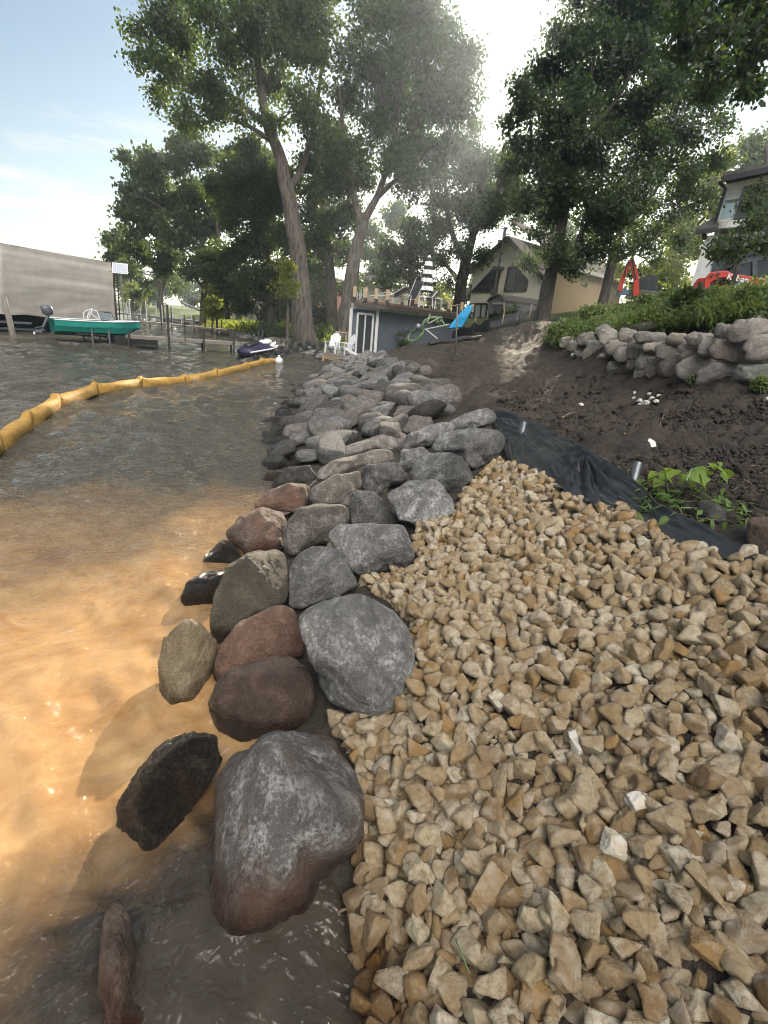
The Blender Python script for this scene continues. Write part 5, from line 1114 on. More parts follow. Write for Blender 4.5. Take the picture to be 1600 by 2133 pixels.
def stake(pb, pt, rpx, label):
    b = onground(*pb, .02); t = aty(pt[0], pt[1], b[1]+.06); r = rpx/ppm(b); T = thing('steel_stake', label, 'stake', b, 'steel pipe stakes on the liner'); d = (t-b)
    m = MB(); rings = []
    for s_, q in ((-.35, 1), (1, 1), (1.0, .72), (.6, .70)):
        ax = np.cross(d, [1, 0, 0]); ax /= np.linalg.norm(ax); ay = np.cross(ax, d); ay /= np.linalg.norm(ay)
        rings.append([b+d*s_+(ax*math.cos(a)+ay*math.sin(a))*r*q for a in np.arange(16)*2*math.pi/16])
    m.loft(rings); m.build('pipe', M_STEEL, T, True)
    o = T.children[0]; e = o.modifiers.new('es', 'EDGE_SPLIT')
stake((1084, 921), (1092, 879), 7.0, 'steel pipe stake through the shiny upper end of the liner'); stake((1317, 1011), (1330, 963), 9.0, 'steel pipe stake pinning the liner beside the leafy weeds')

# ------------------------------------------------------------------ yellow turbidity boom
M_BOOM = simple('yellow_vinyl', (.56, .34, .075), (.36, .19, .04), .65, 7, .8, .03)
J = [(-70, 985), (-4, 938), (60, 888), (118, 846), (199, 818), (293, 804), (384, 798), (450, 784), (512, 768), (546, 758), (572, 754)]
Jp = [atz(x, y, .0) for x, y in J]
T = thing('floating_boom', 'yellow floating silt boom of linked float segments curving over the lake', 'floating boom', Jp[5])
for i in range(len(Jp)-1):
    a, b = Jp[i], Jp[i+1]; d = b-a; l = np.linalg.norm(d); d /= l; s_ = np.cross(d, zv); g = np.random.default_rng(i+40); ring = []; n_ = 22; R_ = .108
    for j in range(n_+1):
        t = j/n_; e = min(t, 1-t)*l; k_ = smooth(0, .22, e); c = a+d*(l*(.012+.976*t)); w_ = R_*(.72+.28*k_); h_ = R_*(1.12+.10*(1-k_)) ; pt_ = []
        for q in np.arange(16)*2*math.pi/16:
            cs, sn_ = math.cos(q), math.sin(q); sp_e = (abs(cs)**3.4+abs(sn_)**3.4)**(-1/3.4); wob = 1+.07*math.sin(3*q+i*2.1+t*9)+g.normal()*.012
            pt_.append(c+s_*cs*w_*sp_e*wob+zv*(sn_*h_*sp_e*wob*(.92 if sn_ < 0 else 1)+.055+(1-k_)*(.06*max(0., 1-e/.09) if sn_ > 0 else 0)))
        ring.append(pt_)
    MB().loft(ring).build('float_segment', M_BOOM, T, True)
c = atz(581, 756, .0)+zv*.08; m = MB(); m.ell(c, .17, 14, 8); m.tube([c+zv*.14, c+zv*.24], .05, 8); tag(m.build('buoy', M_WHITEPL, None, True), 'round white buoy floating at the far end of yellow boom', 'buoy')

# ------------------------------------------------------------------ covered boat lift, teal boat
Ya, Yb = 24.0, 33.0
def cy_(px): return 1/np.interp(px, [-240, 0, 238], [1/Ya, 1/26.5, 1/Yb])
T = thing('boat_lift', 'boat lift under a long tan vinyl canopy with curtain hanging to the water', 'boat lift', aty(120, 668, cy_(120))*np.array([1, 1, 0]))
xs_ = np.linspace(-240, 232, 90); top = np.array([aty(x, np.interp(x, [-240, 0, 228], [466, 506, 546]), cy_(x)) for x in xs_]); bot_ = np.array([aty(x, np.interp(x, [-240, 0, 240], [640, 655, 670]), cy_(x)) for x in xs_+np.linspace(0, 8, 90)])
al = top[-1]-top[0]; al[2] = 0; al /= np.linalg.norm(al); out = np.cross(al, zv); out = out if np.dot(out, EYE-top[0]) > 0 else -out
rows = []; nr_ = 34
for j in range(nr_):
    v_ = j/(nr_-1); R0_ = top*(1-v_)+bot_*v_; x_ = np.arange(90)/89*9
    f = .028*fbm(np.stack([x_*.12, np.full(90, v_*13.), x_*0], 1), 2, 68)*(v_ < .55) + .03*fbm(np.stack([x_*.5, np.full(90, v_*7)+x_*.35, x_*0], 1), 3, 60)*(.4+v_) + .025*fbm(np.stack([x_*1.3, np.full(90, v_*2), x_*0], 1), 3, 63)
    rows.append(R0_+out*(f+.10*math.sin(v_*math.pi))[:, None]+ (zv*.07*(fbm(np.stack([x_*.9, x_*0, x_*0], 1), 2, 65)) [:, None] if v_ > .97 else 0))
rows = np.array(rows); V = rows.reshape(-1, 3); idx = np.arange(nr_*90).reshape(nr_, 90); Fq = np.stack([idx[:-1, :-1], idx[:-1, 1:], idx[1:, 1:], idx[1:, :-1]], -1).reshape(-1, 4)
M_CANVAS = simple('tan_canvas', (.62, .575, .53), (.52, .48, .44), .7, 2.2, .2, .02)
mc = mesh_from('curtain', V-root_loc(T), Fq, M_CANVAS, True); o = link('curtain', mc, T)
pr_ = []; 
for a in np.linspace(0, math.pi, 12): pr_.append(top-out*(1.75*(1-math.cos(a)))+zv*(.03*math.sin(a)-.02*a))
pr_ = np.array(pr_); idx = np.arange(12*90).reshape(12, 90); Fq = np.stack([idx[:-1, :-1], idx[:-1, 1:], idx[1:, 1:], idx[1:, :-1]], -1).reshape(-1, 4)
link('canopy_top', mesh_from('canopy_top', pr_.reshape(-1, 3)-root_loc(T), Fq, M_CANVAS, True), T)
for q in (top[-1]+al*.05, top[-1]+al*.05-out*3.5, top[0]-al*.05, top[0]-out*3.5): MB().bar(q, np.array([q[0], q[1], -.5]), .09).build('post', M_DARKSTEEL, T)
m = MB()
for q in np.linspace(.05, .95, 12): m.bar(top[-1]*(1-q)+bot_[-1]*q+al*.30, top[-1]*(1-q)+bot_[-1]*q+al*.02, .05, .035)
m.bar(top[-1]+al*.32, bot_[-1]+al*.30-zv*.8, .05); m.build('ladder', M_DARKSTEEL, T)
m = MB(); m.prism([bot_[0]-out*.4+zv*.10, bot_[-1]-out*.4+zv*.10, bot_[-1]-out*.4-zv*.75, bot_[0]-out*.4-zv*.75], -out*2.6); m.build('cradle', M_BLACKPL, T)
m = MB(); m.bar(bot_[0]+out*.3-zv*.30, bot_[55]+out*.3-zv*.32, .07, .10); m.bar(bot_[0]+out*.3+zv*.0-zv*.62, bot_[60]+out*.3-zv*.62, .07, .10); m.build('cradle_beam', M_GREYPAINT, T)
pc = aty(250, 559, 32.0); pn = np.array([.25, -.92, .30]); pn /= np.linalg.norm(pn); T2 = thing('solar_panel', 'small pale solar panel on a bracket at the canopy corner', 'solar panel', pc); ax = np.cross(zv, pn); ax /= np.linalg.norm(ax)
MB().box(pc, (.78, .03, .56), ax=ax, az=np.cross(pn, ax)).build('frame', M_WHITEPL, T2)
k = N('solar_cells'); v = k.obj(False); sp = k.n('SeparateXYZ'); k.put(sp.inputs[0], v); l_ = k.math('LESS_THAN', k.math('FRACT', k.math('MULTIPLY', k.math('ADD', sp.outputs[0], 5), 9.5)), .1)
M_SOLAR = k.done(k.bsdf(Base_Color=k.mix(l_, (.26, .30, .38), (.5, .52, .55)), Roughness=.3))
MB().box(pc+pn*.02, (.70, .012, .49), ax=ax, az=np.cross(pn, ax)).build('cell_face', M_SOLAR, T2); m = MB(); m.bar(pc-pn*.03, pc-pn*.03-ax*.55-zv*.2, .05); m.bar(pc-pn*.05-zv*.3, pc-pn*.05-zv*3.4-ax*.0, .05); m.build('bracket', M_STEEL, T2)
c = atz(27, 698, 0); t_ = aty(8, 618, c[1]); m = MB(); m.tube([c-zv*.6, c, t_], [.13, .13, .11], 9); tag(m.build('mooring_post', M_GREYWOOD, None, True), 'leaning weathered post in front of the tan canopy', 'post')
# teal runabout
sb, bb = aty(108, 676, 24.6), aty(291, 676, 27.0); hd = bb-sb; hd[2] = 0; LB = np.linalg.norm(hd); yaw = math.atan2(hd[1], hd[0]); zk = .24
T = thing('motor_boat', 'small teal open motorboat with outboard and windshield, raised on a lift', 'boat', (0, 0, 0))
def hull_sec(t):
    b = .84*(1-.10*(1-t))*(1-smooth(.55, 1.02, t)**1.7*.97); ch = b*.82; kz = .42*smooth(.66, 1.0, t)**2.2; gzz = .66+.10*t**2
    return [np.array([t*LB, s*y, z]) for s, y, z in [(-1, b, gzz), (-1, b*.99, gzz-.06), (-1, b*.97, gzz-.22), (-1, b*.955, gzz-.26), (-1, ch, .20+kz*.75), (-1, b*.4, .07+kz*.95), (1, 0, kz), (1, b*.4, .07+kz*.95), (1, ch, .20+kz*.75), (1, b*.955, gzz-.26), (1, b*.97, gzz-.22), (1, b*.99, gzz-.06), (1, b, gzz)]]
st_ = [hull_sec(t) for t in np.linspace(0, 1, 26)]
MB().loft(st_, cap=False, closed=False).build('hull', M_TEAL, T); m = MB(); m.add(st_[0], [list(range(13))]); m.prism([(0, -.74, .64), (0, .74, .64), (0, .6, .2), (0, -.6, .2)], (.05, 0, 0)); m.build('transom', M_TEAL, T)
m = MB(); m.loft([[p[0]*np.array([1, .96, 1])-np.array([0, 0, .28]), p[-1]*np.array([1, .96, 1])-np.array([0, 0, .28])] for p in st_[:17]], cap=False, closed=False); m.build('floor', M_GREYPAINT, T)
m = MB(); m.loft([[p[0]+np.array([0, 0, .01]), p[0]*np.array([1, .55, 1])+np.array([0, 0, .05]), p[-1]*np.array([1, .55, 1])+np.array([0, 0, .05]), p[-1]+np.array([0, 0, .01])] for p in st_[15:]], cap=False, closed=False); m.build('foredeck', M_WHITEPL, T)
m = MB()
for sd in (0, -1): m.tube([p[sd]+np.array([0, 0, .01]) for p in st_], .028, 6)
m.build('gunwale', M_WHITEPL, T)
x0 = LB*.60
for s in (-1, 1):
    w_ = MB().prism([(x0+.42, 0, .72), (x0-.10, s*.66, .70), (x0-.22, s*.62, 1.08), (x0+.22, 0, 1.12)], (-.012, 0, 0)).build('windshield', simple('clear_screen', (.35, .40, .42), None, .15, 3, .02), T)
    m = MB(); m.bar((x0+.42, 0, .72), (x0+.22, 0, 1.12), .03); m.bar((x0-.22, s*.62, 1.08), (x0+.22, 0, 1.12), .025); m.build('screen_rim', M_STEEL, w_)
m = MB(); cc = np.array([x0-.55, .30, .98]); m.tube([cc+np.array([.10*math.cos(a)-.05, .2*math.sin(a)*1.0, .22*math.cos(a)]) for a in np.linspace(0, 2*math.pi, 25)], .02, 6, False); m.bar(cc, cc+np.array([.3, 0, -.22]), .04); m.build('steering_wheel', M_WHITEPL, T)
m = MB(); m.tube([(x0-1.0, -.52, .5), (x0-1.02, -.5, 1.0), (x0-.80, -.5, 1.17), (x0-.45, -.5, 1.13), (x0-.35, -.52, .7)], .022, 6); m.build('grab_rail', M_WHITEPL, T)
for xx in (LB*.22, LB*.42): MB().box((xx, 0, .60), (.42, 1.2, .10)).build('bench_seat', M_WHITEPL, T)
mo = np.array([.14, 0, .50]); m = MB(); rings = []
for z, a, b in ((.42, .10, .09), (.46, .20, .13), (.62, .24, .15), (.78, .22, .14), (.84, .12, .08)): rings.append([mo+np.array([-.18-.12*z+a*math.cos(q), b*math.sin(q), z-.12]) for q in np.arange(14)*2*math.pi/14])
mm = m.loft(rings).build('outboard_motor', M_GREYPAINT, T, True); m = MB(); m.tube([mo+np.array([-.22, 0, .32]), mo+np.array([-.45, 0, -.15]), mo+np.array([-.62, 0, -.48])], [.10, .075, .055], 8, squash=.7); m.bar(mo+np.array([-.40, 0, -.16]), mo+np.array([-.78, 0, -.26]), .2, .02); m.ell(mo+np.array([-.68, 0, -.42]), (.17, .05, .05), 10, 6); m.build('lower_unit', M_GREYPAINT, mm)
m = MB()
for a in (0, 2.1, 4.2): m.bar(mo+np.array([-.84, 0, -.42]), mo+np.array([-.86, .13*math.cos(a), -.42+.13*math.sin(a)]), .07, .015)
m.build('propeller', M_STEEL, mm)
local(T, (sb[0], sb[1], zk), yaw)
T = thing('boat_cradle', 'low dark dock float and lift bunks beneath the teal boat', 'boat lift', (sb+bb)/2*np.array([1, 1, 0])); nh = hd/LB; lat = np.array([-nh[1], nh[0], 0]); q0 = np.array([sb[0], sb[1], 0])
m = MB()
for s in (-.5, .5): m.bar(q0+nh*.8+lat*s+zv*.38, q0+nh*(LB-1.4)+lat*s+zv*.38, .14, .12)
m.build('bunk', M_DARKSTEEL, T); m = MB()
for u_ in (1.4, LB-1.6):
    for s in (-.95, .95): m.bar(q0+nh*u_+lat*s-zv*.8, q0+nh*u_+lat*s+zv*.62, .08)
    m.bar(q0+nh*u_+lat*-.95+zv*.26, q0+nh*u_+lat*.95+zv*.26, .08, .1)
m.build('lift_frame', M_STEEL, T); MB().box(q0+nh*(LB-.5)-lat*.5+zv*.16, (1.9, 1.3, .42), ax=nh).build('float', M_BLACKPL, T)
# docks
def dock(name, label, a, b, z, w, posts, mat=M_GREYWOOD, pm=M_DARKSTEEL, th=.12, rail=None):
    T = thing(name, label, 'dock', a*np.array([1, 1, 0])); a = np.array([a[0], a[1], z]); b = np.array([b[0], b[1], z]); m = MB(); d = b-a; n_ = max(3, int(np.linalg.norm(d)/2.4))
    for i in range(n_): m.bar(a+d*(i/n_)+d*.003, a+d*((i+1)/n_)-d*.003, w, th)
    m.build('deck', mat, T); s_ = np.cross(d/np.linalg.norm(d), zv)
    for t, h in posts:
        m = MB()
        for sg in (-1, 1): q = a+d*t+s_*sg*(w/2+.05); m.tube([q-zv*(z+1.0), q+zv*h], .045, 7)
        m.build('post', pm, T)
    return T
dock('dock', 'long grey plank dock on steel posts in front of the jet ski', atz(262, 702, .42), aty(606, 723, 27.2), .46, 1.0, [(.02, .2), (.24, 1.45), (.44, .55), (.62, .6), (.80, .65), (.95, .3)])
dock('dock', 'second dock with thin dark deck, behind the plank dock', aty(292, 664, 44), aty(482, 681, 42), .42, 1.1, [(.05, .5), (.30, 1.3), (.55, .8), (.85, .7)])
dock('dock', 'white-posted dock farthest away across the inlet', aty(246, 652, 60), aty(440, 666, 55), .5, 1.2, [(.05, 1.2), (.2, 1.3), (.38, 1.5), (.55, 1.2), (.75, .9), (.95, 1.2)], M_STEEL, M_WHITEPL)
# personal watercraft on its roller ramp
jb = np.array([*aty(585, 735, 24.3)[:2], 0]); ju = np.array([*aty(660, 722, 26.5)[:2], 0]); jd = ju-jb; JL = np.linalg.norm(jd); jd /= JL
T = thing('roller_ramp', 'roller ramp running from the lake up the rocky bank', 'boat ramp', jb); m = MB(); lt = np.cross(jd, zv); sl = lambda t: jb-jd*2.2+jd*(JL+2.4)*t+zv*(.08+.62*t)
for s in (-.42, .42): m.bar(sl(0)+lt*s, sl(1)+lt*s, .10, .10)
m.build('rail', M_STEEL, T)
for i in range(8):
    for s in (-.42, .42): MB().tube([sl(.05+i*.125)+lt*(s-.09)+zv*.10, sl(.05+i*.125)+lt*(s+.09)+zv*.10], .105, 12).build('roller', M_RUBBER, T)
T = thing('jet_ski', 'purple and white jet ski parked on the roller ramp', 'jet ski', (0, 0, 0)); rings = []
for t in np.linspace(0, 1, 14):
    w_ = .52*(1-smooth(.5, 1.05, t)**2)*(.9+.1*t)+.02; kz = .36*smooth(.6, 1, t)**2; rings.append([np.array([t*2.5, y, z]) for y, z in [(-w_, .36), (-w_*.9, .20+kz*.6), (0, .04+kz), (w_*.9, .20+kz*.6), (w_, .36), (w_*.95, .44), (w_*.6, .54+.10*math.sin(t*3)), (0, .58+.12*math.sin(t*3)), (-w_*.6, .54+.10*math.sin(t*3)), (-w_*.95, .44)]])
MB().loft(rings).build('hull', M_PURPLE, T, True)
m = MB()
for sd, sg in ((4, 1), (0, -1)): m.tube([r[sd] for r in rings], .05, 6)
m.build('bumper', M_WHITEPL, T); m = MB(); m.loft([[np.array([x, y*w_, z+h]) for y, z in ((-.20, .55), (-.16, .0+.72), (.16, .72), (.20, .55))] for x, h, w_ in ((.2, .02, 1), (.5, .06, 1), (1.0, .06, .9), (1.35, .0, .8))]); m.build('seat', M_BLACKPL, T, True)
m = MB(); m.ell((1.65, 0, .68), (.42, .30, .20), 12, 8); m.build('cowl', M_WHITEPL, T, True); m = MB(); m.tube([(1.45, -.36, .98), (1.5, -.1, .95), (1.5, .1, .95), (1.45, .36, .98)], .03, 7); m.bar((1.5, 0, .7), (1.48, 0, .96), .08); m.build('handlebar', M_BLACKPL, T)
p_ = sl(.0)+zv*.06; T.scale = (.78, .78, .70); local(T, p_, math.atan2(-jd[1], -jd[0])+math.pi)
T.rotation_euler = (0, -math.atan2(.62, JL+2.4), math.atan2(jd[1], jd[0]))
a, b = onground(620, 753, .05), onground(672, 730, .12); pts = [a+(b-a)*t+zv*(.06*math.sin(t*9))+np.array([.08*math.sin(t*11), 0, 0]) for t in np.linspace(0, 1, 12)]
m = MB(); m.tube(pts, [.10+.10*math.sin(.3+2.6*t)+.025*math.sin(t*31) for t in np.linspace(0, 1, 12)], 12, squash=.75); tag(m.build('rolled_tarp', M_FILM, None, True), 'long black roll of tarp lying on rocks below the white chairs', 'tarp roll')

# ------------------------------------------------------------------ things by the soil slope
b = onground(948, 752); t_ = aty(953, 637, b[1]); T = thing('shovel', 'long-handled shovel standing upright in the bare soil', 'shovel', b); m = MB(); m.tube([b+(t_-b)*.12, b+(t_-b)*.6, t_], .02, 8); m.build('handle', M_GREYWOOD, T, True); d = t_-b
m = MB(); m.loft([[b+d*h+np.array([x*w_, -.015-.05*(1-x*x)*.5, 0]) for x in (-1, -.5, 0, .5, 1)]+[b+d*h+np.array([x*w_, .0-.05*(1-x*x)*.5, 0]) for x in (1, .5, 0, -.5, -1)] for h, w_ in ((-.08, .08), (.02, .12), (.12, .115), (.15, .03))]); m.build('blade', M_DARKSTEEL, T)
fp_ = [onground(912, 712, .0), onground(965, 703), onground(1015, 692), onground(1080, 677), onground(1138, 663)]; d_ = np.concatenate([[0], np.cumsum(np.linalg.norm(np.diff(fp_, axis=0), axis=1))]); tt = np.linspace(0, d_[-1], 130); fq = np.array([np.interp(tt, d_, np.array(fp_)[:, a]) for a in range(3)]).T
T = thing('silt_fence', 'low black silt fence of sagging fabric at edge of the bare lane', 'silt fence', fp_[2]); rings = []
for j in range(12):
    v_ = j/11; w_ = fbm(np.stack([tt*1.3, tt*0+v_*1.5, tt*0], 1), 3, 71)*.10*(.4+v_); h_ = (.62+.12*fbm(np.stack([tt*.8, tt*0, tt*0], 1), 2, 73))*v_; rings.append(fq+np.array([.35, -.9, 0])*(w_+.05*math.sin(v_*5))[:, None]+zv*(h_[:, None]-.05))
V = np.array(rings).reshape(-1, 3); idx = np.arange(12*130).reshape(12, 130); Fq = np.stack([idx[:-1, :-1], idx[:-1, 1:], idx[1:, 1:], idx[1:, :-1]], -1).reshape(-1, 4)
o = link('fabric', mesh_from('fabric', V-root_loc(T), Fq, M_BLACKPL, True), T); s_m = o.modifiers.new('thickness', 'SOLIDIFY'); s_m.thickness = .02
for i in range(6, 130, 24): MB().bar(fq[i]-zv*.2, fq[i]+zv*.92+np.array([.05, 0, 0]), .04).build('stake', M_LUMBER, T)
a, b = onground(896, 716, .08), onground(1002, 701, .10); pts = [a+(b-a)*t+np.array([0, .12*math.sin(t*8), .03*math.sin(t*13)]) for t in np.linspace(0, 1, 14)]; m = MB(); m.tube(pts, [.06+.09*math.sin(.3+2.5*t)+.02*math.sin(t*29) for t in np.linspace(0, 1, 14)], 10, squash=.7); tag(m.build('fabric_roll', M_RUBBER, None, True), 'rolled black fabric lying on soil beneath the blue plastic board', 'fabric roll')
Z3 = lambda a, b: (800+a*.15, 540+b*.15)
pb = aty(960, 690, 24.6); BPn = np.array([-.25, -.9, .25]); BPn /= np.linalg.norm(BPn); BPl = (pb, BPn)
T = thing('plastic_board', 'bright blue ribbed plastic sled leaning on black fabric by the boathouse', 'plastic sled', pb); po = [Z3(*q) for q in ((890, 958), (955, 868), (1030, 775), (1100, 700), (1165, 632), (1215, 632), (1232, 660), (1205, 712), (1140, 835), (1075, 942))]
slab(BPl, po, .14).build('shell', M_SKYBLUE, T, bevel=.02); m = MB()
for f_ in (.3, .55, .78):
    a_ = onplane(*Z3(890+185*f_+20, 945-12*f_), *BPl)+BPn*.01; b_ = onplane(*Z3(1165+62*f_-20, 648+28*f_), *BPl)+BPn*.01; m.tube([a_, a_*.5+b_*.5+BPn*.02, b_], [.02, .05, .02], 8)
m.build('rib', M_SKYBLUE, T)
pg = aty(880, 692, 25.2); GPl = (pg, np.array([-.3, -.95, 0])); T = thing('garden_hose', 'loose loops of green hose with pale poles against the boathouse wall', 'garden hose', pg); m = MB(); zp = lambda a, b, o=0.: onplane(*Z3(a, b), *GPl)+np.array([0, -o, 0])
for cx_, cy2, rx, ry, r0, o_ in ((430, 1055, 108, 76, .4, 0), (440, 1050, 100, 82, .1, .08), (765, 850, 30, 36, .6, .1)): m.tube([zp(cx_+rx*math.cos(a+r0)-.25*ry*math.sin(a), cy2+ry*math.sin(a)-.25*rx*math.cos(a), o_+.05*math.sin(3*a)) for a in np.linspace(0, 6.28, 34)], .035, 7, False)
m.tube([zp(*q) for q in ((500, 1090), (520, 940), (560, 850), (640, 805), (730, 800), (800, 845), (845, 920), (880, 960))], .045, 7); m.tube([zp(*q, .1) for q in ((530, 990), (545, 900), (600, 830), (680, 812), (760, 830), (790, 790))], .03, 7); m.build('hose', M_GREENT, T, True)
for q in ((560, 975, 905, 905), (575, 968, 742, 1105), (600, 880, 640, 760), (620, 890, 790, 800)): MB().tube([zp(q[0], q[1], .12), zp(q[2], q[3], .12)], .03, 6).build('pole', simple('pale_pole', (.45, .47, .38), None, .5), T)
MB().ell(zp(475, 940, .1), (.16, .14, .16), 10, 7).build('fitting', M_STEEL, T)
def weedclump(name, label, pts, n, rsp, size, mat, seed, cat='weeds', droop=-.6, hgt=.35, group=None):
    g = np.random.default_rng(seed); c = onground(*pts[0]); T = thing(name, label, cat, c, group); C_ = []
    for q in pts:
        p = onground(*q); C_.append(p+np.abs(g.normal(size=(n, 3)))*np.array([0, 0, hgt])+g.normal(size=(n, 3))*np.array([rsp, rsp, .03]))
    C_ = np.vstack(C_); V = leaves_at(g, C_, 9, rsp*.28, size, droop); m = MB()
    for q in C_[::max(1, len(C_)//12)]: m.tube([np.array([q[0], q[1], gz(q[0], q[1])-.03]), q], [.012, .006], 4, False)
    m.build('stem', BARK_D, T); crown_obj('foliage', V, mat, T, np.repeat(g.uniform(0, 1, len(V)//4), 4)); return T
weedclump('weed_clump', 'dark green weeds growing at the foot of the boathouse side wall', [(862, 712), (880, 710), (900, 708), (838, 722)], 26, .32, .16, LF_MID, 81)
T = thing('scrap_pile', 'bent grey scrap standing against the boathouse wall near the riprap top', 'scrap', onground(800, 722)); b = np.array(T.location); m = MB(); m.tube([b, b+np.array([.15, .1, .5]), b+np.array([.2, .2, .95]), b+np.array([.5, .2, 1.0])], [.10, .06, .05, .07], 7); m.tube([b+np.array([.5, -.2, .0]), b+np.array([.9, 0, .35]), b+np.array([1.5, -.1, .05])], .06, 7); m.build('tube', M_GREYPAINT, T, True); m = MB(); m.ell(b+np.array([.9, -.3, .1]), (.45, .3, .16), 10, 6); m.build('bundle', M_BLACKPL, T)

# ------------------------------------------------------------------ planted bank above the boulder wall
g = np.random.default_rng(91); PX = [(1135, 712), (1150, 690), (1185, 668), (1250, 650), (1300, 632), (1370, 618), (1440, 614), (1640, 606), (1640, 668), (1560, 668), (1490, 684), (1400, 684), (1300, 698), (1250, 700), (1215, 712), (1180, 725)]
q = g.uniform([1120, 600], [1640, 730], (9000, 2)); q = q[in_poly(q[:, 0], q[:, 1], PX)][:2100]; W_ = np.array([onground(*p) for p in q]); n = len(W_)
nb = 9; P_ = np.repeat(W_, nb, 0)+g.normal(size=(n*nb, 3))*np.array([.16, .16, .0]); hgt = g.uniform(.06, .27, n*nb)[:, None]*np.repeat(.35+.95*smooth(-.3, .5, vnoise(W_*.9, 5)), nb)[:, None]; le = g.normal(size=(n*nb, 3))*np.array([.28, .28, 0]); sd_ = np.cross(le+np.array([0.01, 0, 0]), zv); sd_ /= np.linalg.norm(sd_, axis=1)[:, None]; bw = .009+.008*g.random((n*nb, 1))
V = np.stack([P_-sd_*bw-zv*.05, P_+le*.25+zv*hgt*.6-sd_*bw, P_+le*.7+zv*hgt, P_+le*.25+zv*hgt*.6+sd_*bw], 1).reshape(-1, 3); crown = leaves_at(g, W_+zv*g.uniform(.02, .20, (len(W_), 1)), 11, .13, .085, -.3); tn = np.concatenate([np.repeat(np.repeat(g.uniform(0, 1, n), nb)*.8+.2*g.random(n*nb), 4), np.repeat(g.uniform(0, 1, len(crown)//4), 4)])
LF_GRASS = leaf_mat('weed_green', (.085, .125, .048), (.175, .22, .09), (.19, .26, .055), .4)
tag(crown_obj('weeds', np.vstack([V, crown]), LF_GRASS, None, tn, W_.mean(0)), 'tall grass and weeds covering the bank over the boulder wall', 'weeds', kind='stuff')
def bush(label, px, py, rpx, mat, seed, size=.13, hk=1.0, dens=1.0):
    g = np.random.default_rng(seed); c = onground(px, py); r = rpx*.82/ppm(c); T = thing('bush', label, 'bush', c); n = int(110*dens); d = g.normal(size=(n, 3)); d /= np.linalg.norm(d, axis=1)[:, None]; C_ = c+zv*r*.6*hk+d*(g.random((n, 1))**.45)*r*np.array([1, .8, .72*hk]); C_[:, 2] = np.maximum(C_[:, 2], c[2]+.03)
    m = MB()
    for q in C_[::8]: m.tube([c-zv*.05+g.normal(size=3)*.06, (c+q)/2+g.normal(size=3)*.05, q], [.016, .012, .006], 4, False)
    m.build('stem', BARK_D, T); V = leaves_at(g, C_, 12, r*.14, size, .1); crown_obj('foliage', V, mat, T, np.clip(np.repeat(np.repeat(g.uniform(0, 1, n), 12), 4), 0, 1))
bush('rounded dark green bush in middle of the weedy bank', 1432, 652, 42, LF_MID, 101); bush('dark bush right of the yellow one, under the white board', 1560, 650, 40, LF_MID, 102); bush('sunlit yellow-green bush in front of red loader bucket', 1492, 626, 22, LF_YELLOW, 103, .10); bush('upright yellow-green leafy shrub below the white board', 1536, 648, 20, LF_YELLOW, 104, .13, 1.8, .7)
bush('low green bush left end of bank near the brown house wall', 1345, 652, 32, LF_GRASS, 105); bush('bushy green shrub at the right edge above the top slab', 1595, 648, 32, LF_GRASS, 106); bush('green bush between the excavator and the loader', 1395, 640, 34, LF_GRASS, 107); bush('low spreading bush hanging over the wall top course', 1390, 690, 34, LF_GRASS, 108, .10); bush('ragged grassy bush at the left start of the wall', 1165, 706, 28, LF_GRASS, 109, .13); bush('leafy bush at the left wall end, in front of the cream house corner', 1235, 672, 34, LF_GRASS, 110)
bush('small weed tuft at the wall foot under the brightest rock', 1445, 802, 14, LF_GRASS, 111, .06, 1.3, .5); bush('green weed tuft at the right wall foot', 1585, 812, 22, LF_GRASS, 112, .07, 1, .7); bush('green weeds before the garden shed', 1060, 668, 26, LF_GRASS, 113, .2); bush('green weeds left of the garden shed by the white posts', 1030, 672, 16, LF_MID, 114, .2)
pts = [onground(1272, 694, .12), onground(1300, 688, .16), onground(1345, 682, .18), onground(1390, 672, .2), onground(1412, 668, .2)]; m = MB(); m.tube(pts, [.05, .10, .115, .10, .07], 12); tag(m.build('driftwood_log', M_GREYWOOD, None, True), 'grey-green bare log lying on top of the boulder wall in the weeds', 'log')
c = onground(1592, 668, .05); m = MB(); T = thing('stone_slab', 'stack of thin white stone slabs at right edge on top of wall', 'slab', c)
for i in range(2): MB().box(c+zv*(.05+.075*i)+np.array([.35+.06*i, .3, 0]), (1.0, .7, .06)).build('slab', M_WHITE_T, T)
c = aty(1540, 594, 12.2); wp = (c, np.array([-.3, -.93, .2])); T = thing('white_board', 'white oval board standing tilted in the weeds before the loader', 'board', c); slab(wp, [Z5(*q) for q in ((1283, 1180), (1284, 1150), (1300, 1122), (1330, 1102), (1352, 1096), (1360, 1105), (1352, 1135), (1330, 1165), (1312, 1187), (1296, 1190))], .03).build('face', M_WHITEPL, T); m = MB(); m.bar(c-zv*.05, c-zv*1.2+np.array([0, .1, 0]), .04); m.build('stick', M_LUMBER, T)

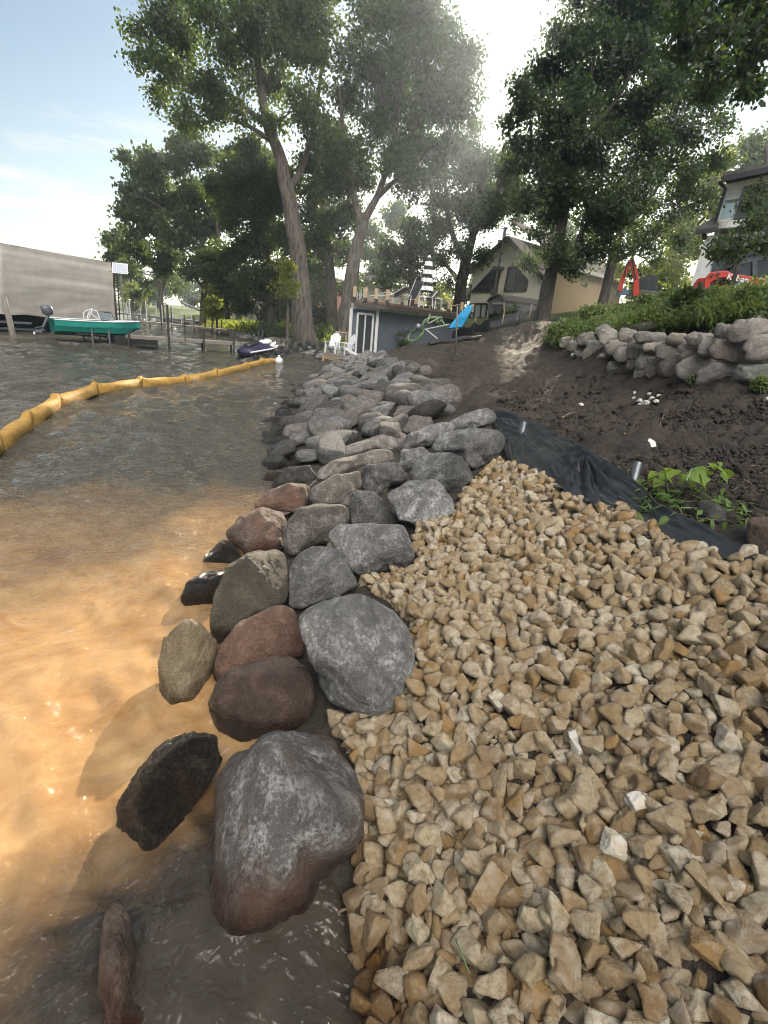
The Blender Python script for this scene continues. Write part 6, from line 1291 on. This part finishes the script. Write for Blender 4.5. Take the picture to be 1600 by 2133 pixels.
# ------------------------------------------------------------------ red track loader and excavator
LY = 14.2; lc = aty(1530, 600, LY); ln = np.array([-.30, -.954, 0]); LP = (lc, ln); lgz = gz(lc[0], lc[1])
lgz = lc[2]-1.12
T = thing('track_loader', 'orange-red compact track loader with dark cab, half hidden behind the weedy bank', 'loader', (lc[0], lc[1], lgz))
arm = [Z5(*q) for q in ((1035, 1190), (1040, 1110), (1062, 1068), (1085, 1036), (1150, 1028), (1222, 1022), (1262, 1046), (1370, 1062), (1500, 1082), (1640, 1100), (1640, 1160), (1500, 1140), (1360, 1128), (1290, 1098), (1200, 1078), (1140, 1082), (1085, 1120), (1075, 1190))]
la = slab(LP, arm, .16).build('lift_arm', M_RED, T, bevel=.012); slab(LP, arm, .16, -1.45).build('lift_arm', M_RED, T, bevel=.012)
m = MB()
for q in ((1100, 1062), (1150, 1052)): c = onplane(*Z5(*q), *LP)+ln*.01; m.tube([c-ln*.02, c+ln*.03], .035, 12)
m.build('pin', M_DARKSTEEL, la)
fc = bpy.data.curves.new('lettering', 'FONT'); fc.body = 'Kubota'; fc.size = .175; fc.extrude = .004; fc.offset = .004; fc.align_x = 'CENTER'; fc.align_y = 'CENTER'; fc.materials.append(M_WHITEPL)
fo = bpy.data.objects.new('lettering', fc); COL.objects.link(fo); dg = bpy.context.evaluated_depsgraph_get(); fm = bpy.data.meshes.new_from_object(fo.evaluated_get(dg)); bpy.data.objects.remove(fo); fo = link('lettering', fm, la)
if not fm.materials: fm.materials.append(M_WHITEPL)
tcn = onplane(*Z5(1314, 1088), *LP)+ln*.012; tx = onplane(*Z5(1362, 1087), *LP)-onplane(*Z5(1262, 1068), *LP); tx /= np.linalg.norm(tx); ty = np.cross(ln, tx); tcn = tcn-root_loc(la)
fo.matrix_local = Matrix(((tx[0], ty[0], ln[0], tcn[0]), (tx[1], ty[1], ln[1], tcn[1]), (tx[2], ty[2], ln[2], tcn[2]), (0, 0, 0, 1)))
m = MB()
for q in ((1060, 1090, 1052, 1150),): m.tube([onplane(*Z5(q[0], q[1]), *LP)-ln*.7, onplane(*Z5(q[2], q[3]), *LP)-ln*.7], .07, 10)
hy0, hy1 = onplane(*Z5(1130, 1150), *LP)-ln*.25, onplane(*Z5(1230, 1085), *LP)-ln*.25; m.tube([hy0, hy1], .05, 10); m.tube([hy1, hy1+(hy1-hy0)*.6], .03, 10); m.tube([onplane(*Z5(1085, 1130), *LP)-ln*.2, onplane(*Z5(1120, 1085), *LP)-ln*.3, onplane(*Z5(1170, 1100), *LP)-ln*.3], .03, 7); m.build('cylinder', M_DARKSTEEL, T)
cabp = [Z5(*q) for q in ((1335, 945), (1470, 915), (1640, 900), (1640, 1110), (1470, 1085), (1300, 1060))]
fr = MB(); P_ = [onplane(*q, *LP)-ln*.30 for q in cabp]; P2_ = [p-ln*.95 for p in P_]
for A_ in (P_, P2_):
    for i, j in ((0, 1), (1, 2), (2, 3), (3, 4), (4, 5), (5, 0)): fr.bar(A_[i], A_[j], .09, .09)
    fr.bar(A_[1], A_[4], .12, .10)
for i in (0, 1, 2): fr.bar(P_[i], P2_[i], .09)
cab = fr.build('cab', M_GREYPAINT, T); MB().prism([P_[0], P_[1], P_[4], P_[5]], -ln*.01).build('window', M_GLASS, cab); MB().prism([P_[1], P_[2], P_[3], P_[4]], -ln*.01).build('window', M_GLASS, cab)
MB().prism([P_[0]+zv*.05, P_[1]+zv*.05, P_[2]+zv*.05, P2_[2]+zv*.05, P2_[1]+zv*.05, P2_[0]+zv*.05], zv*.06).build('cab_roof', M_BLACKPL, cab)
bc = onplane(*Z5(1420, 1180), *LP)-ln*.75; lx = np.cross(zv, ln); bodyz = max(.3, bc[2]-lgz); MB().box(np.array([bc[0], bc[1], lgz+.75])+lx*.3, (2.5, 1.1, .75), ax=lx).build('body', M_DARKSTEEL, T, bevel=.03)
for s in (-.05, -1.45):
    m = MB(); cc = np.array([lc[0], lc[1], lgz])+lx*.2-zv*0+ln*s; m.loft([[cc+lx*(x*.98)+zv*(.36+(z-.36)*.98)+ln*o_ for x, z in ((-1.1, .30), (-.95, .05), (.95, .05), (1.15, .35), (.8, .68), (-.75, .55))] for o_ in (-.17, .17)]); m.build('track', M_RUBBER, T)
m = MB(); bk0 = onplane(*Z5(1040, 1200), *LP)-ln*.75; m.box(np.array([bk0[0], bk0[1], lgz+.28])-lx*.15, (.55, 1.75, .42), ax=lx); m.build('bucket', M_DARKSTEEL, T)
EY = 36.; ec = aty(1330, 610, EY); en = np.array([-.25, -.968, 0]); EPl = (ec, en); T = thing('excavator', 'red mini excavator with dark cab parked under trees behind the brown wall', 'excavator', (ec[0], ec[1], gz(ec[0], ec[1])))
slab(EPl, [Z5(*q) for q in ((462, 1225), (468, 1085), (436, 965), (440, 925), (468, 918), (508, 1070), (512, 1225))], .35).build('boom', M_RED, T); slab(EPl, [Z5(*q) for q in ((338, 1190), (352, 1110), (412, 955), (436, 930), (448, 958), (398, 1080), (370, 1190))], .28, .1).build('stick', M_RED, T)
m = MB()
for a_ in ((425, 940, 385, 1080), (452, 930, 480, 1100)): m.tube([onplane(*Z5(a_[0], a_[1]), *EPl)+en*.25, onplane(*Z5((a_[0]+a_[2])/2-8, (a_[1]+a_[3])/2), *EPl)+en*.35, onplane(*Z5(a_[2], a_[3]), *EPl)+en*.25], .05, 6)
m.build('hose', M_RUBBER, T); slab(EPl, [Z5(*q) for q in ((325, 1215), (330, 1180), (390, 1165), (432, 1180), (430, 1215))], .7).build('bucket', simple('blue_grey_paint', (.10, .16, .24), None, .5), T)
P_ = [onplane(*Z5(*q), *EPl)-en*.2 for q in ((498, 1260), (512, 1078), (560, 1066), (650, 1064), (672, 1085), (650, 1260))]; cab = MB().prism(P_, -en*1.1).build('cab', M_BLACKPL, T)
slab(EPl, [Z5(*q) for q in ((515, 1200), (524, 1095), (585, 1085), (575, 1200))], .02, -.17).build('window', M_GLASS, cab); slab(EPl, [Z5(*q) for q in ((598, 1200), (606, 1083), (650, 1080), (640, 1200))], .02, -.17).build('window', M_GLASS, cab)
ez = gz(ec[0], ec[1]); e2 = onplane(*Z5(560, 1260), *EPl)-en*.8; MB().box(np.array([e2[0], e2[1], ez+.95]), (2.0, 1.4, .5), ax=np.cross(zv, en)).build('body', M_DARKSTEEL, T, bevel=.04)
for s in (-.6, .6): MB().box(np.array([e2[0], e2[1], ez+.28])+en*s, (2.2, .4, .56), ax=np.cross(zv, en), taper=.85).build('track', M_RUBBER, T, bevel=.08)

# ------------------------------------------------------------------ leafy weeds by the liner
def leafshape(c, d, up, L_, W_, heart=False, seed=0):
    d = d/np.linalg.norm(d); s = np.cross(d, up); s /= np.linalg.norm(s); n = np.cross(s, d); V = []; prof = [(0, .0), (.06, .30), (.2, .5), (.4, .47), (.62, .33), (.82, .16), (1, 0)] if heart else [(0, .03), (.15, .28), (.3, .42), (.5, .38), (.7, .25), (.88, .10), (1, 0)]
    for t, w in prof:
        m_ = c+d*L_*t-n*L_*.28*t*t; V += [m_-s*W_*w+n*W_*w*.25, m_, m_+s*W_*w+n*W_*w*.25]
    return V
LF_VINE = leaf_mat('vine_leaf', (.10, .17, .028), (.20, .27, .05), (.30, .42, .05), .45)
def vine(name, label, leaves, stems, mat, cat='plant', seed=1):
    g = np.random.default_rng(seed); base = onground(*stems[0][0][:2]); T = thing(name, label, cat, base); m = MB()
    for st2 in stems: m.tube([onground(q[0], q[1], q[2]) for q in st2], np.linspace(.007, .003, len(st2)), 5, False)
    m.build('stem', M_GREENT, T); V = []; Fx = []; tn = []
    for (px, py, h, L_, W_, az, hrt) in leaves:
        c = onground(px, py, h); a = math.radians(az); d = np.array([math.cos(a), math.sin(a)*.5-.15, -.25+g.normal()*.25]); b0 = len(V); V += leafshape(c, d, zv+g.normal(size=3)*.25, L_, W_, hrt); tn += [g.random()]*21
        for i in range(6):
            for j in range(2): Fx.append([b0+i*3+j, b0+i*3+j+1, b0+(i+1)*3+j+1, b0+(i+1)*3+j])
    me = mesh_from('leaves', np.array(V)-base, Fx, mat, True); attr(me, 'tint', tn); link('leaves', me, T)
lv = [(1388, 985, .22, .17, .17, 215, 1), (1440, 978, .25, .19, .18, -70, 1), (1405, 978, .24, .15, .14, -120, 1), (1490, 972, .22, .17, .14, -30, 1), (1372, 985, .18, .13, .12, 200, 1), (1465, 990, .2, .14, .12, -100, 1), (1480, 965, .24, .1, .09, 40, 1), (1425, 992, .18, .12, .12, -60, 1), (1375, 1000, .14, .13, .11, 240, 1), (1450, 1002, .15, .12, .10, -40, 1), (1345, 1000, .1, .14, .10, 190, 1), (1500, 985, .15, .12, .08, -60, 1)]
lv = [(a, b, h, l*.74, w*.74, z, t) for a, b, h, l, w, z, t in lv]+[(a+np.random.default_rng(i).normal()*16, b+8+np.random.default_rng(i+9).normal()*8, h*.7, l*.5, w*.5, z+40*i, t) for i, (a, b, h, l, w, z, t) in enumerate(lv*2)]
vine('leafy_vine', 'bright green vine with big pointed leaves next to the steel stake', lv, [[(1395, 1040, .0), (1390, 1010, .12), (1385, 985, .22)], [(1410, 1040, 0), (1430, 1000, .2), (1440, 978, .26), (1490, 970, .24)]], LF_VINE, seed=3)
g = np.random.default_rng(33); lv = []
for i in range(210):
    px = 1325+g.random()**1.2*235; py = 1022+g.normal()*15+(px-1325)*.14; lv.append((px, py+g.uniform(0, 14), g.uniform(.01, .13)*(1-.5*(px-1325)/235), g.uniform(.05, .12), g.uniform(.02, .045), g.uniform(0, 360), 0))
vine('weed_patch', 'sprawling patch of small serrated weeds along the liner edge', lv, [[(1360, 1050, 0), (1420, 1058, .05), (1500, 1060, .03), (1570, 1066, .02)], [(1340, 1040, 0), (1380, 1040, .06), (1440, 1045, .05)]], leaf_mat('weed_leaf', (.05, .095, .022), (.115, .17, .045), (.14, .22, .04), .4), 'weeds', 4)
lv = [(1100+g.normal()*6, 890+g.normal()*4, g.uniform(.01, .05), .05, .02, g.uniform(0, 360), 0) for _ in range(22)]
vine('weed_tuft', 'tiny weed tuft on soil beside the first steel stake', lv, [[(1103, 890, 0), (1106, 886, .05)]], LF_VINE, 'weeds', 5)
lv = [(1275+g.normal()*22, 975+g.normal()*5+(0), g.uniform(.01, .05), .06, .022, g.uniform(0, 360), 0) for _ in range(50)]
vine('weed_tuft', 'thin weeds along the top edge of the liner left of the second stake', lv, [[(1275, 978, 0), (1290, 978, .03)]], LF_GRASS, 'weeds', 6)
def root(label, pts, r, mat=BARK_D, name='root', cat='root', off=.02):
    m = MB(); m.tube([onground(x, y, off) for x, y in pts], np.linspace(r, r*.4, len(pts)), 6); tag(m.build(name, mat, None, True), label, cat)
M_STRAW = simple('dry_straw', (.26, .19, .11), (.16, .115, .07), .8)
root('curved pale root lying on the soil left of the white pointed stone', [(1384, 862), (1376, 880), (1377, 895), (1386, 904)], .008, M_STRAW); root('thin straw on soil below the stone wall', [(1300, 905), (1318, 890), (1328, 878)], .006, M_STRAW); root('dark root poking from the soil above the liner', [(1170, 870), (1185, 862), (1205, 858)], .012, M_STRAW); root('pale twig on soil near the riprap top', [(1052, 820), (1075, 815), (1090, 822)], .010, M_STRAW)
root('wet twig floating in the muddy water between big boulder and gravel', [(704, 1900), (740, 1886), (782, 1872)], .006, M_STRAW, 'twig', 'twig', .03)
for i, (px, py) in enumerate(((955, 1990), (880, 1820))): root(['green-yellow grass blade poking from the wet gravel corner', 'dry grass stalk among gravel beside the largest boulder'][i], [(px-6, py-34), (px+8, py), (px+24, py+38)], .003, M_GREENT if i == 0 else M_STRAW, 'grass_blade', 'grass blade', .07)

# ------------------------------------------------------------------ crumbs of turned earth
g = np.random.default_rng(66); CL = [grav_mesh(820+i, 2, 2.2) for i in range(8)]; q = g.uniform([960, 715], [1640, 1090], (16000, 2)); SOILP = [(850, 735), (1000, 722), (1130, 700), (1190, 760), (1280, 805), (1400, 815), (1640, 830), (1640, 1090), (1480, 1090), (1360, 1050), (1200, 940), (1060, 868), (1010, 820)]
q = q[in_poly(q[:, 0], q[:, 1], SOILP)][:5200]; Vs, Fs, off = [], [], 0
for p in q:
    w_ = onground(*p); d_ = depth(w_)
    if d_ > 9 and g.random() < (d_-9)/4: continue
    r = float(np.exp(g.normal(math.log(.011+.0011*d_), .5))); V, Fq = CL[int(g.integers(8))]; Vs.append(V@np.array(rand_rot(g)).T*min(r, .06)+w_+zv*r*.15); Fs.append(Fq+off); off += len(V)
V = np.vstack(Vs); b_ = V.mean(0); tag(link('soil_crumbs', mesh_from('soil_crumbs', V-b_, np.vstack(Fs), M_SOIL, True), None, b_), 'loose crumbs of dark turned earth', kind='stuff')

g = np.random.default_rng(67); q = g.uniform([960, 715], [1640, 1090], (1200, 2)); q = q[in_poly(q[:, 0], q[:, 1], SOILP)][:260]; m = MB()
for p in q:
    w_ = onground(*p, .012); a_ = g.uniform(0, 6.28); l_ = g.uniform(.05, .22); d_ = np.array([math.cos(a_), math.sin(a_), g.normal()*.12])*l_; m.tube([w_, w_+d_*.5+g.normal(size=3)*.012, w_+d_], [.0022, .002, .0012], 4, False)
tag(m.build('plant_debris', M_STRAW, None), 'scattered bits of straw and root on the turned earth', kind='stuff')

# ------------------------------------------------------------------ rocks and lawn along the far shore
g = np.random.default_rng(77); nfar = 0
for y in np.concatenate([np.arange(27.5, 47, .55), np.arange(47, 75, 1.1)]):
    for kx in range(2):
        x = float(shore_x(np.array(y)))+.15+kx*.8+g.uniform(-.3, .4); r = g.uniform(.22, .42); me = rock_mesh(int(g.integers(14)), [M_GREY, M_GREYBROWN][int(g.integers(2))]); o = link('shore_rock', me, None, (x, y+g.uniform(-.2, .2), gz(x, y)+.06)); o.scale = (r*1.3, r, r*.7); o.rotation_euler = (g.normal()*.2, g.normal()*.2, g.uniform(0, 6)); tag(o, 'grey rock along the far shoreline beyond the wooden platform', 'rock', 'rocks along the far shoreline'); nfar += 1
W_ = []
for q in g.uniform([430, 672], [840, 712], (5200, 2)):
    if q[0] < 640 or q[1] < 712: W_.append(onground(*q))
W_ = np.array(W_); W_ = W_[(W_[:, 1] > 30) & (W_[:, 1] < 75) & (W_[:, 0] > shore_x(W_[:, 1])+1.2)]; n = len(W_); nb = 4; P_ = np.repeat(W_, nb, 0)+g.normal(size=(n*nb, 3))*np.array([.25, .25, 0]); P_[:, 2] = ground(P_[:, 0], P_[:, 1]); le = g.normal(size=(n*nb, 3))*np.array([.08, .08, 0]); sd_ = g.normal(size=(n*nb, 3))*np.array([1, .4, 0]); sd_ /= np.linalg.norm(sd_, axis=1)[:, None]; h_ = g.uniform(.10, .25, (n*nb, 1))
V = np.stack([P_-sd_*.05-zv*.03, P_+le+zv*h_-sd_*.02, P_+le*1.3+zv*h_*1.1, P_+sd_*.05-zv*.03], 1).reshape(-1, 3); LF_LAWN = leaf_mat('lawn_green', (.10, .15, .02), (.17, .22, .035), (.30, .40, .03), .5)
tag(crown_obj('grass', V, LF_LAWN, None, np.repeat(g.uniform(0, 1, n*nb), 4), W_.mean(0)), 'bright lawn grass under the far trees', 'grass', kind='stuff')
weedclump('shore_weeds', 'grassy green weeds by the foot of the platform and thick trunk', [(650, 712), (662, 705), (676, 708), (640, 705)], 30, .5, .22, LF_MID, 82); weedclump('shore_weeds', 'sunlit yellow-green weeds on the far lawn edge above dock', [(478, 690), (500, 690), (525, 692), (460, 686)], 30, .8, .25, LF_YELLOW, 83); weedclump('shore_weeds', 'dark green undergrowth at the base of dense dark tree', [(560, 705), (580, 706), (600, 705), (545, 700)], 34, .6, .25, LF_DARK, 84)
# ------------------------------------------------------------------ haze volume added for the sun's veiling glare over the trees
hz = bpy.data.meshes.new('haze'); bmh = bmesh.new(); bmesh.ops.create_cube(bmh, size=1)
for v in bmh.verts: v.co = Vector((v.co.x*1900, v.co.y*1900, -2.6 if v.co.z < 0 else 42.0))
bmh.to_mesh(hz); bmh.free()
k = N('haze'); pv = k.n('VolumePrincipled'); pv.inputs['Color'].default_value = (.74, .86, 1, 1); pv.inputs['Density'].default_value = .0011; pv.inputs['Anisotropy'].default_value = .72
k.t.links.new(pv.outputs[0], k.out.inputs[1]); hz.materials.append(k.m)
tag(link('haze', hz), 'thin bluish haze added for the sun glare', kind='stuff')
